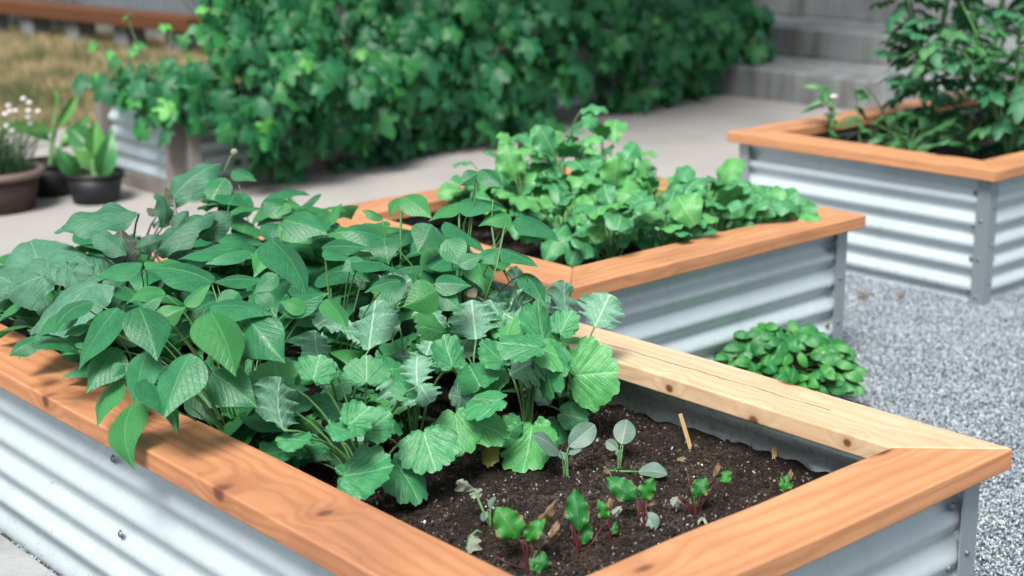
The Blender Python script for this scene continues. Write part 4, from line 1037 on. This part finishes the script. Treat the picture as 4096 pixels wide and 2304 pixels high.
# ------------------------------------------------------------------ weathered bed under the hop vines
D0, D1 = Vector((3.62, 6.62, 0)), Vector((3.64, 7.38, 0))      # near and rear post of its end
D2 = Vector((7.35, 7.27, 0)); DH = 0.50
old = empty('weathered_bed', D0, 'weathered grey timber and corrugated bed under the hop vines', 'raised bed', None)
def dpost(p, h=DH):
    for k, (ox, oy, w) in enumerate(((0, 0, 0.045), (0.062, -0.012, 0.03))):
        link('post', box_mesh('post', -w, w, -0.035, 0.035, 0, h - 0.012*k, M['grey_wood'], 0.004), old, Matrix.Translation(p - D0 + Vector((ox*0.9, oy - 0.05*k, 0))))
dpost(D0); dpost(D1); dpost(D2)
def dpanel(a, b, flip):
    ax = (b - a); L = ax.length; an = math.atan2(ax.y, ax.x)
    me = corr_mesh('corrugated_panel', L - 0.1, 0.07, DH - 0.06, M['galv'], 1.2)
    link('corrugated_panel', me, old, Matrix.Translation((a+b)/2 - D0) @ Matrix.Rotation(an + flip, 4, 'Z'))
    link('base_board', box_mesh('base_board', -L/2+0.04, L/2-0.04, -0.02, 0.02, 0.0, 0.075, M['grey_wood'], 0.004), old, Matrix.Translation((a+b)/2 - D0) @ Matrix.Rotation(an, 4, 'Z'))
    link('cap_board', box_mesh('cap_board', -L/2+0.02, L/2-0.02, -0.05, 0.05, DH - 0.055, DH, M['grey_wood'], 0.004), old, Matrix.Translation((a+b)/2 - D0) @ Matrix.Rotation(an, 4, 'Z') @ Matrix.Translation((0, 0.035, 0)))
dpanel(D1, D0, 0); dpanel(D0, D2, 0)
dax = (D2 - D0).normalized(); dperp = Vector((-dax.y, dax.x, 0))
# hop vines: mound of leaves over the bed
def vine_point(s, u, r):
    """s along the bed 0..1, u over the mound 0 (front foot) .. 1 (rear crest)"""
    Ls = (D2 - D0).length
    base = D0 + dax*(s*Ls)
    prof = [(-0.24, 0.03), (-0.34, 0.25), (-0.34, 0.48), (-0.20, 0.70), (0.10, 0.88), (0.45, 1.06), (0.85, 1.30), (1.1, 1.5)]
    f = u*(len(prof)-1); i = min(int(f), len(prof)-2); t = f - i
    off = prof[i][0]*(1-t) + prof[i+1][0]*t; z = prof[i][1]*(1-t) + prof[i+1][1]*t
    bulge = 0.20*math.sin(s*24 + 1.6*math.sin(u*6.5))*math.sin(u*13 + 1.2*math.sin(s*17)) + 0.07*math.sin(s*61 + u*23)
    return base + dperp*(off - bulge*0.8) + Vector((0, 0, z + bulge*0.5)), i
def make_vine(label, srange, n, young, seed, grp, cut=None):
    r = random.Random(seed)
    root = D0 + dax*((srange[0]+srange[1])/2*(D2-D0).length) + dperp*0.4
    p = Plant('hop_vine', (root.x, root.y, 0.0), label, 'vine', grp, 'stem_dark')
    lst = []
    for k in range(n):
        s = r.uniform(*srange); u = r.random()**0.9
        if cut and cut(s, u): continue
        q, i = vine_point(s, u, r)
        depth = r.random()**1.3; cl = math.sin(s*31 + 2.1*math.sin(u*9)) * math.sin(u*15 + 1.7*math.sin(s*23)) + 0.5*math.sin(s*67 + u*29)
        if cl < -0.45: depth = 0.7 + 0.7*r.random()
        q = q + dperp*(depth*0.16) + Vector((r.uniform(-.05,.05), r.uniform(-.05,.05), r.uniform(-.05,.05)))
        if q.z < 0.03: q.z = 0.03
        pa, _ = vine_point(s + 0.01, u, r); pb, _ = vine_point(s, min(1, u + 0.02), r); pc, _ = vine_point(s, u, r)
        sn = (pa - pc).cross(pb - pc).normalized()
        nrm = sn + UP*0.35 + Vector((r.uniform(-.45,.45), r.uniform(-.45,.45), r.uniform(-.3,.3)))
        ax = Vector((r.uniform(-.7,.7), r.uniform(-.7,.2), -0.9)) - dperp*0.3
        L = r.choice((r.uniform(0.05, 0.09), r.uniform(0.085, 0.145))); kd = 'hop'
        if r.random() < young: kd = 'hop_young'; L *= 0.62
        lst.append((depth, kd, q, ax, nrm, L))
    lst.sort(key=lambda t: t[0]); NP = 175 if srange[0] < 0 else 290
    for (_, kd, q, ax, nrm, L) in lst[:NP]: p.leaf(kd, q, ax, nrm, L, petiole=False)
    # the rest as one mass
    V = []; F = []; UVs = []; TN = []
    for (_, kd, q, ax, nrm, L) in lst[NP:]:
        me = LV['hop_low'][r.randrange(4)]
        Mx = np.array(leaf_matrix(q - p.root, ax, nrm, L, L))
        co = np.empty(len(me.vertices)*3); me.vertices.foreach_get('co', co); co = co.reshape(-1, 3)
        w = co @ Mx[:3,:3].T + Mx[:3,3]; b0 = len(V)
        V.extend(w.tolist()); UVs.extend([(0.5 + c[0], c[1]) for c in co]); TN.extend([r.random()]*len(co))
        F.extend([tuple(b0+i for i in f.vertices) for f in me.polygons])
    if V:
        me = mesh('foliage', V, F, M['hop_mass'], True, UVs); at = me.attributes.new('tone', 'FLOAT', 'POINT'); at.data.foreach_set('value', TN)
        o = link('foliage', me, p.o); o['kind'] = 'stuff'
    for k in range(14):
        s = r.uniform(max(0.12, srange[0]), srange[1]); a, _ = vine_point(s, 0.15, r); m_, _ = vine_point(min(1, s+0.05), 0.55, r); b_, _ = vine_point(s, 0.9, r)
        p.stem(bez(a + dperp*0.18, m_ + dperp*0.22, b_ + dperp*0.2, 9), 0.005, 0.003)
    return p
cut1 = lambda s, u: (s < 0.02 and u < 0.28) or (s < 0.06 and u < 0.20) or (s < 0.26 and u < 0.10) or (s < 0.25 and u > 0.38 + 2.0*max(0, s))
v1 = make_vine('lush bright green hop vine heaped over the weathered bed', (-0.02, 0.52), 2500, 0.32, 5, 'hop vines', cut1)
for k in range(110):
    q = D0 + dax*RNG.uniform(-0.16, 0.35) + dperp*RNG.uniform(-0.10, 0.52) ; f = (q - D0).dot(dax)
    q.z = RNG.uniform(0.50, 0.66) if f > -0.02 else RNG.uniform(0.33 + 0.25*max(0, (q-D0).dot(dperp))/0.5, 0.58)
    v1.leaf(RNG.choice(['hop', 'hop', 'hop', 'hop', 'hop_young']), q, (RNG.uniform(-1, .2), RNG.uniform(-.7,.7), -0.8), (-.7 + RNG.uniform(-.4,.4), -.5 + RNG.uniform(-.4,.4), 1), RNG.uniform(0.06, 0.105), petiole=False)
for (a, m_, e) in [((620, 330), (570, 260), (545, 175)), ((470, 330), (440, 210), (370, 175)), ((690, 200), (680, 120), (660, 100)), ((640, 300), (540, 200), (510, 60)), ((920, 60), (860, 40), (815, 30))]:
    P3 = [at_depth(*q, 7.3) for q in (a, m_, e)]
    v1.stem(bez(*P3, 8), 0.006, 0.004)
    for q in (P3[1], P3[2]):
        v1.leaf('hop_young', q, (RNG.uniform(-1,1), RNG.uniform(-1,1), -.3), (-.4, -.5, 1), 0.05, petiole=False)
v1.done()
cut2 = lambda s, u: (0.74 < s < 0.90 and u < 0.17)
make_vine('darker hop vine climbing in the shade towards the steps', (0.48, 1.40), 2600, 0.04, 6, 'hop vines', cut2).done()

# ------------------------------------------------------------------ concrete steps
steps = empty('concrete_steps', (8.33, 6.2, 0), 'broad weathered concrete steps behind the tomato bed', 'steps', None)
for k in range(4):
    z0 = 0.0; z1 = 0.205*(k+1); x0 = 0.95*k*0.86
    link('step', box_mesh('step', x0, x0 + 0.86*0.95 + 0.05 if k < 3 else x0 + 3, -6.0, 2.3, z1 - 0.205 if k else -0.02, z1, M['concrete'], 0.012), steps)

# ------------------------------------------------------------------ pots with chives and cannas
def big_pot(loc, r, h, mat, rimmat, label, roll):
    o = empty('plant_pot', loc, label, 'pot', 'plastic pots')
    link('pot_wall', lathe('pot_wall', [(0.0, 0.0), (r*0.74, 0.0), (r*0.93, h*0.93), (r*0.90, h*0.93), (r*0.86, h*0.8)], mat), o)
    t = roll
    prof = [(r*0.95 + t*math.cos(a), h*0.96 + t*math.sin(a)) for a in [2*math.pi*i/12 for i in range(13)]]
    link('pot_rim', lathe('pot_rim', prof, rimmat), o)
    link('pot_soil', lathe('pot_soil', [(0.0, h*0.86), (r*0.9, h*0.84)], M['soil']), o)
    return o
PT1 = on_z(-12, 838, 0); PT2 = on_z(386, 806, 0); PT3 = on_z(212, 775, 0)
big_pot(PT1, 0.235, 0.19, M['brown_plastic'], M['brown_rim'], 'wide brown pot with a rolled faded rim, full of chives', 0.020)
big_pot(PT2, 0.148, 0.15, M['black_plastic'], M['black_plastic'], 'black pot with light green cannas, next to the corrugated panel', 0.007)
big_pot(PT3, 0.155, 0.17, M['black_plastic'], M['black_plastic'], 'black pot behind the others, with the tall dark canna', 0.007)
ch = Plant('chive_plant', PT1 + Vector((0, 0, 0.16)), 'clump of thin chives with small white flower heads in the brown pot', 'chives', None)
for half in range(2):
    tb = Tubes()
    for k in range(150):
        a = RNG.uniform(0, 6.28); rr = RNG.uniform(0, 0.19); q = Vector((rr*math.cos(a), rr*math.sin(a), 0))
        top = q + Vector((math.cos(a)*RNG.uniform(0, .14), math.sin(a)*RNG.uniform(0, .14), RNG.uniform(0.10, 0.26)))
        tb.add(bez(q, q + Vector((0, 0, 0.15)), top, 5), 0.003, 0.0012, 4, False)
    o = link('leaves', tb.mesh('leaves', M['chive']), ch.o); o['kind'] = 'stuff'
hd = lathe('flower_head', [(0.0, -0.012), (0.012, -0.007), (0.016, 0.002), (0.010, 0.011), (0.0, 0.013)], M['flower'], 10)
for k in range(34):
    a = RNG.uniform(0, 6.28); rr = RNG.uniform(0.02, 0.16); q = Vector((rr*math.cos(a), rr*math.sin(a), 0))
    top = q + Vector((math.cos(a)*0.08, math.sin(a)*0.08, RNG.uniform(0.20, 0.36)))
    ch.t.add(bez(q, q + Vector((0, 0, 0.2)), top, 6), 0.0026, 0.002, 5); link('flower_head', hd, ch.o, Matrix.Translation(top))
ch.done()
def canna(root, label, leaves, dep):
    p = Plant('canna_plant', root, label, 'canna', 'canna plants in black pots')
    for (b, t, w, v, dt) in leaves:
        B = at_depth(*b, dep); T = at_depth(*t, dep + dt); ax = T - B; a = ax.normalized()
        n0 = CAMP - B; n0 = (n0 - a*n0.dot(a)).normalized()
        p.leaf('canna', B, ax, n0, ax.length, 1.3*w*dep/FPX, var=v, pr=0.009, lift=0.0)
    p.done()
r6 = lambda x, y: (x*0.483, 300 + y*0.483)
canna(PT2 + Vector((0, 0, 0.125)), 'light green canna with broad upright leaves in the front black pot',
      [(r6(780, 700), r6(790, 370), 60, 0, 0.02), (r6(840, 880), r6(935, 430), 62, 1, 0.0), (r6(830, 780), r6(590, 600), 55, 2, -0.06), (r6(660, 850), r6(450, 590), 62, 3, -0.10), (r6(760, 600), r6(580, 440), 80, 0, 0.05), (r6(920, 850), r6(1050, 830), 30, 1, 0.0)], depth_of(PT2))
canna(PT3 + Vector((0, 0, 0.145)), 'taller dark canna with long arching leaves in the rear black pot',
      [(r6(470, 440), r6(655, 150), 34, 1, 0.05), (r6(440, 470), r6(-20, 400), 42, 2, -0.1), (r6(500, 600), r6(750, 330), 48, 3, 0.1), (r6(440, 560), r6(190, 400), 40, 0, 0.1), (r6(470, 260), r6(460, 110), 14, 1, 0.02)], depth_of(PT3))

# ------------------------------------------------------------------ far left: dry grass, timber ledge, ribbed fence
def grass(name, x0, x1, y0, y1, n, seed, label):
    r = np.random.RandomState(seed); V = []; F = []
    for k in range(n):
        x, y = r.uniform(x0, x1), r.uniform(y0, y1); a = r.uniform(0, 6.28); h = r.uniform(0.04, 0.13); w = 0.004
        lx, ly = r.normal(0, 0.03, 2); b0 = len(V)
        V += [(x-w*math.cos(a), y-w*math.sin(a), 0), (x+w*math.cos(a), y+w*math.sin(a), 0), (x+lx, y+ly, h)]
        F.append((b0, b0+1, b0+2))
    o = link(name, mesh(name, V, F, GRASS)); tag(o, label, 'grass', None, 'stuff')
t = NT('dry_grass'); n = t.noise(t.coord('Object'), 1.6, 4, 0.6); n2 = t.noise(t.coord('Object'), 40, 2)
c = t.mix(t.ramp(n, [(0.44, 0.0), (0.56, 1.0)]), (0.36, 0.29, 0.17), (0.055, 0.085, 0.036)); c = t.mix(t.math('MULTIPLY', n2, 0.5), c, (0.20, 0.16, 0.07))
GRASS = t.done(t.principled(c, 0.8, 0, spec=0.2).outputs[0])
grass('grass', 2.5, 7.6, 9.25, 15.5, 45000, 4, 'short dry yellow grass with green tufts on the lawn')
led = empty('timber_ledge', (6.6, 14, 0), 'low brown timber ledge along the far edge of the lawn', 'ledge', None)
def beam(a, b, z0, z1, w, mat, name):
    a, b = Vector(a), Vector(b); ax = b - a
    link(name, box_mesh(name, -ax.length/2, ax.length/2, -w/2, w/2, z0, z1, mat, 0.01), led, Matrix.Translation((a+b)/2 - Vector((6.6, 14, 0))) @ Matrix.Rotation(math.atan2(ax.y, ax.x), 4, 'Z'))
beam((6.95, 12.1, 0), (6.6, 16.5, 0), 0.23, 0.36, 0.30, M['shaded_timber'], 'beam')
beam((7.05, 15.2, 0), (6.9, 17.5, 0), 0.40, 0.56, 0.30, M['shaded_timber'], 'beam')
for k in range(5):
    beam((6.97 - 0.08*k, 12.35 + 0.85*k, 0), (6.96 - 0.08*k, 12.6 + 0.85*k, 0), 0.0, 0.235, 0.2, M['concrete'], 'block')
def rib_fence(a, b, h, mat, label, name='ribbed_fence'):
    a, b = Vector(a), Vector(b); ax = b - a; L = ax.length; n = int(L/0.25)
    root = empty(name, (a+b)/2, label, 'fence', 'ribbed steel fences', math.atan2(ax.y, ax.x))
    for k in range(n):
        x0 = -L/2 + k*L/n; wv = L/n
        V = [(x0, 0, 0), (x0+wv*0.55, 0, 0), (x0+wv*0.65, 0.05, 0), (x0+wv*0.90, 0.05, 0), (x0+wv, 0, 0)]
        V += [(x, y, h) for x, y, _ in V]
        link('panel', mesh('panel', V, [(i, i+1, i+6, i+5) for i in range(4)], mat, False), root)
rib_fence((7.5, 12.2, 0), (7.2, 22, 0), 1.9, M['fence_light'], 'pale grey ribbed steel fence behind the timber ledge')
rib_fence((12.2, 9.4, 0), (7.5, 12.2, 0), 2.0, M['fence'], 'dark ribbed steel fence behind the hop vines')

# ------------------------------------------------------------------ tree whose crown shades the steps and the far vines
TR = Vector((5.7, 8.9, 0))
tree = empty('tree', TR, 'broad leafy tree behind the hop vines, shading the concrete steps', 'tree', None)
tb = Tubes()
tb.add([(0, 0, 0), (0.03, 0, 1.2), (-0.05, 0.05, 2.6), (0, 0, 3.6)], 0.16, 0.08, 10)
for k in range(9):
    a = k*0.75; tb.add(bez((0, 0, 1.9 + 0.15*k), (math.cos(a)*0.7, math.sin(a)*0.7, 2.9 + 0.1*k), (math.cos(a)*1.7, math.sin(a)*1.7, 3.3 + 0.15*k), 7), 0.06, 0.015, 6)
link('trunk', tb.mesh('trunk', M['bark']), tree)
V = []; F = []; UVs = []; r = random.Random(77)
for c in range(48):
    a = r.uniform(0, 6.28); e = r.uniform(-0.4, 0.9); R0 = 2.9*math.sqrt(r.random())
    cc = Vector((math.cos(a)*math.cos(e)*R0 + 0.4, math.sin(a)*math.cos(e)*R0*0.85 - 1.6, 3.4 + math.sin(e)*R0*0.4))
    for k in range(72):
        q = cc + Vector((r.gauss(0, .28), r.gauss(0, .28), r.gauss(0, .2))); an = r.uniform(0, 6.28)
        me = LV['hop_low'][r.randrange(4)]
        Mx = np.array(leaf_matrix(q, Vector((math.cos(an), math.sin(an), r.uniform(-.8, .2))), Vector((r.uniform(-.6,.6), r.uniform(-.6,.6), 1)), 0.16, 0.13))
        co = np.empty(len(me.vertices)*3); me.vertices.foreach_get('co', co); co = co.reshape(-1, 3)
        w = co @ Mx[:3,:3].T + Mx[:3,3]; b0 = len(V)
        V.extend(w.tolist()); UVs.extend([(0.5 + x[0], x[1]) for x in co]); F.extend([tuple(b0+i for i in f.vertices) for f in me.polygons])
o = link('crown', mesh('crown', V, F, M['hop'], True, UVs), tree); o['kind'] = 'stuff'
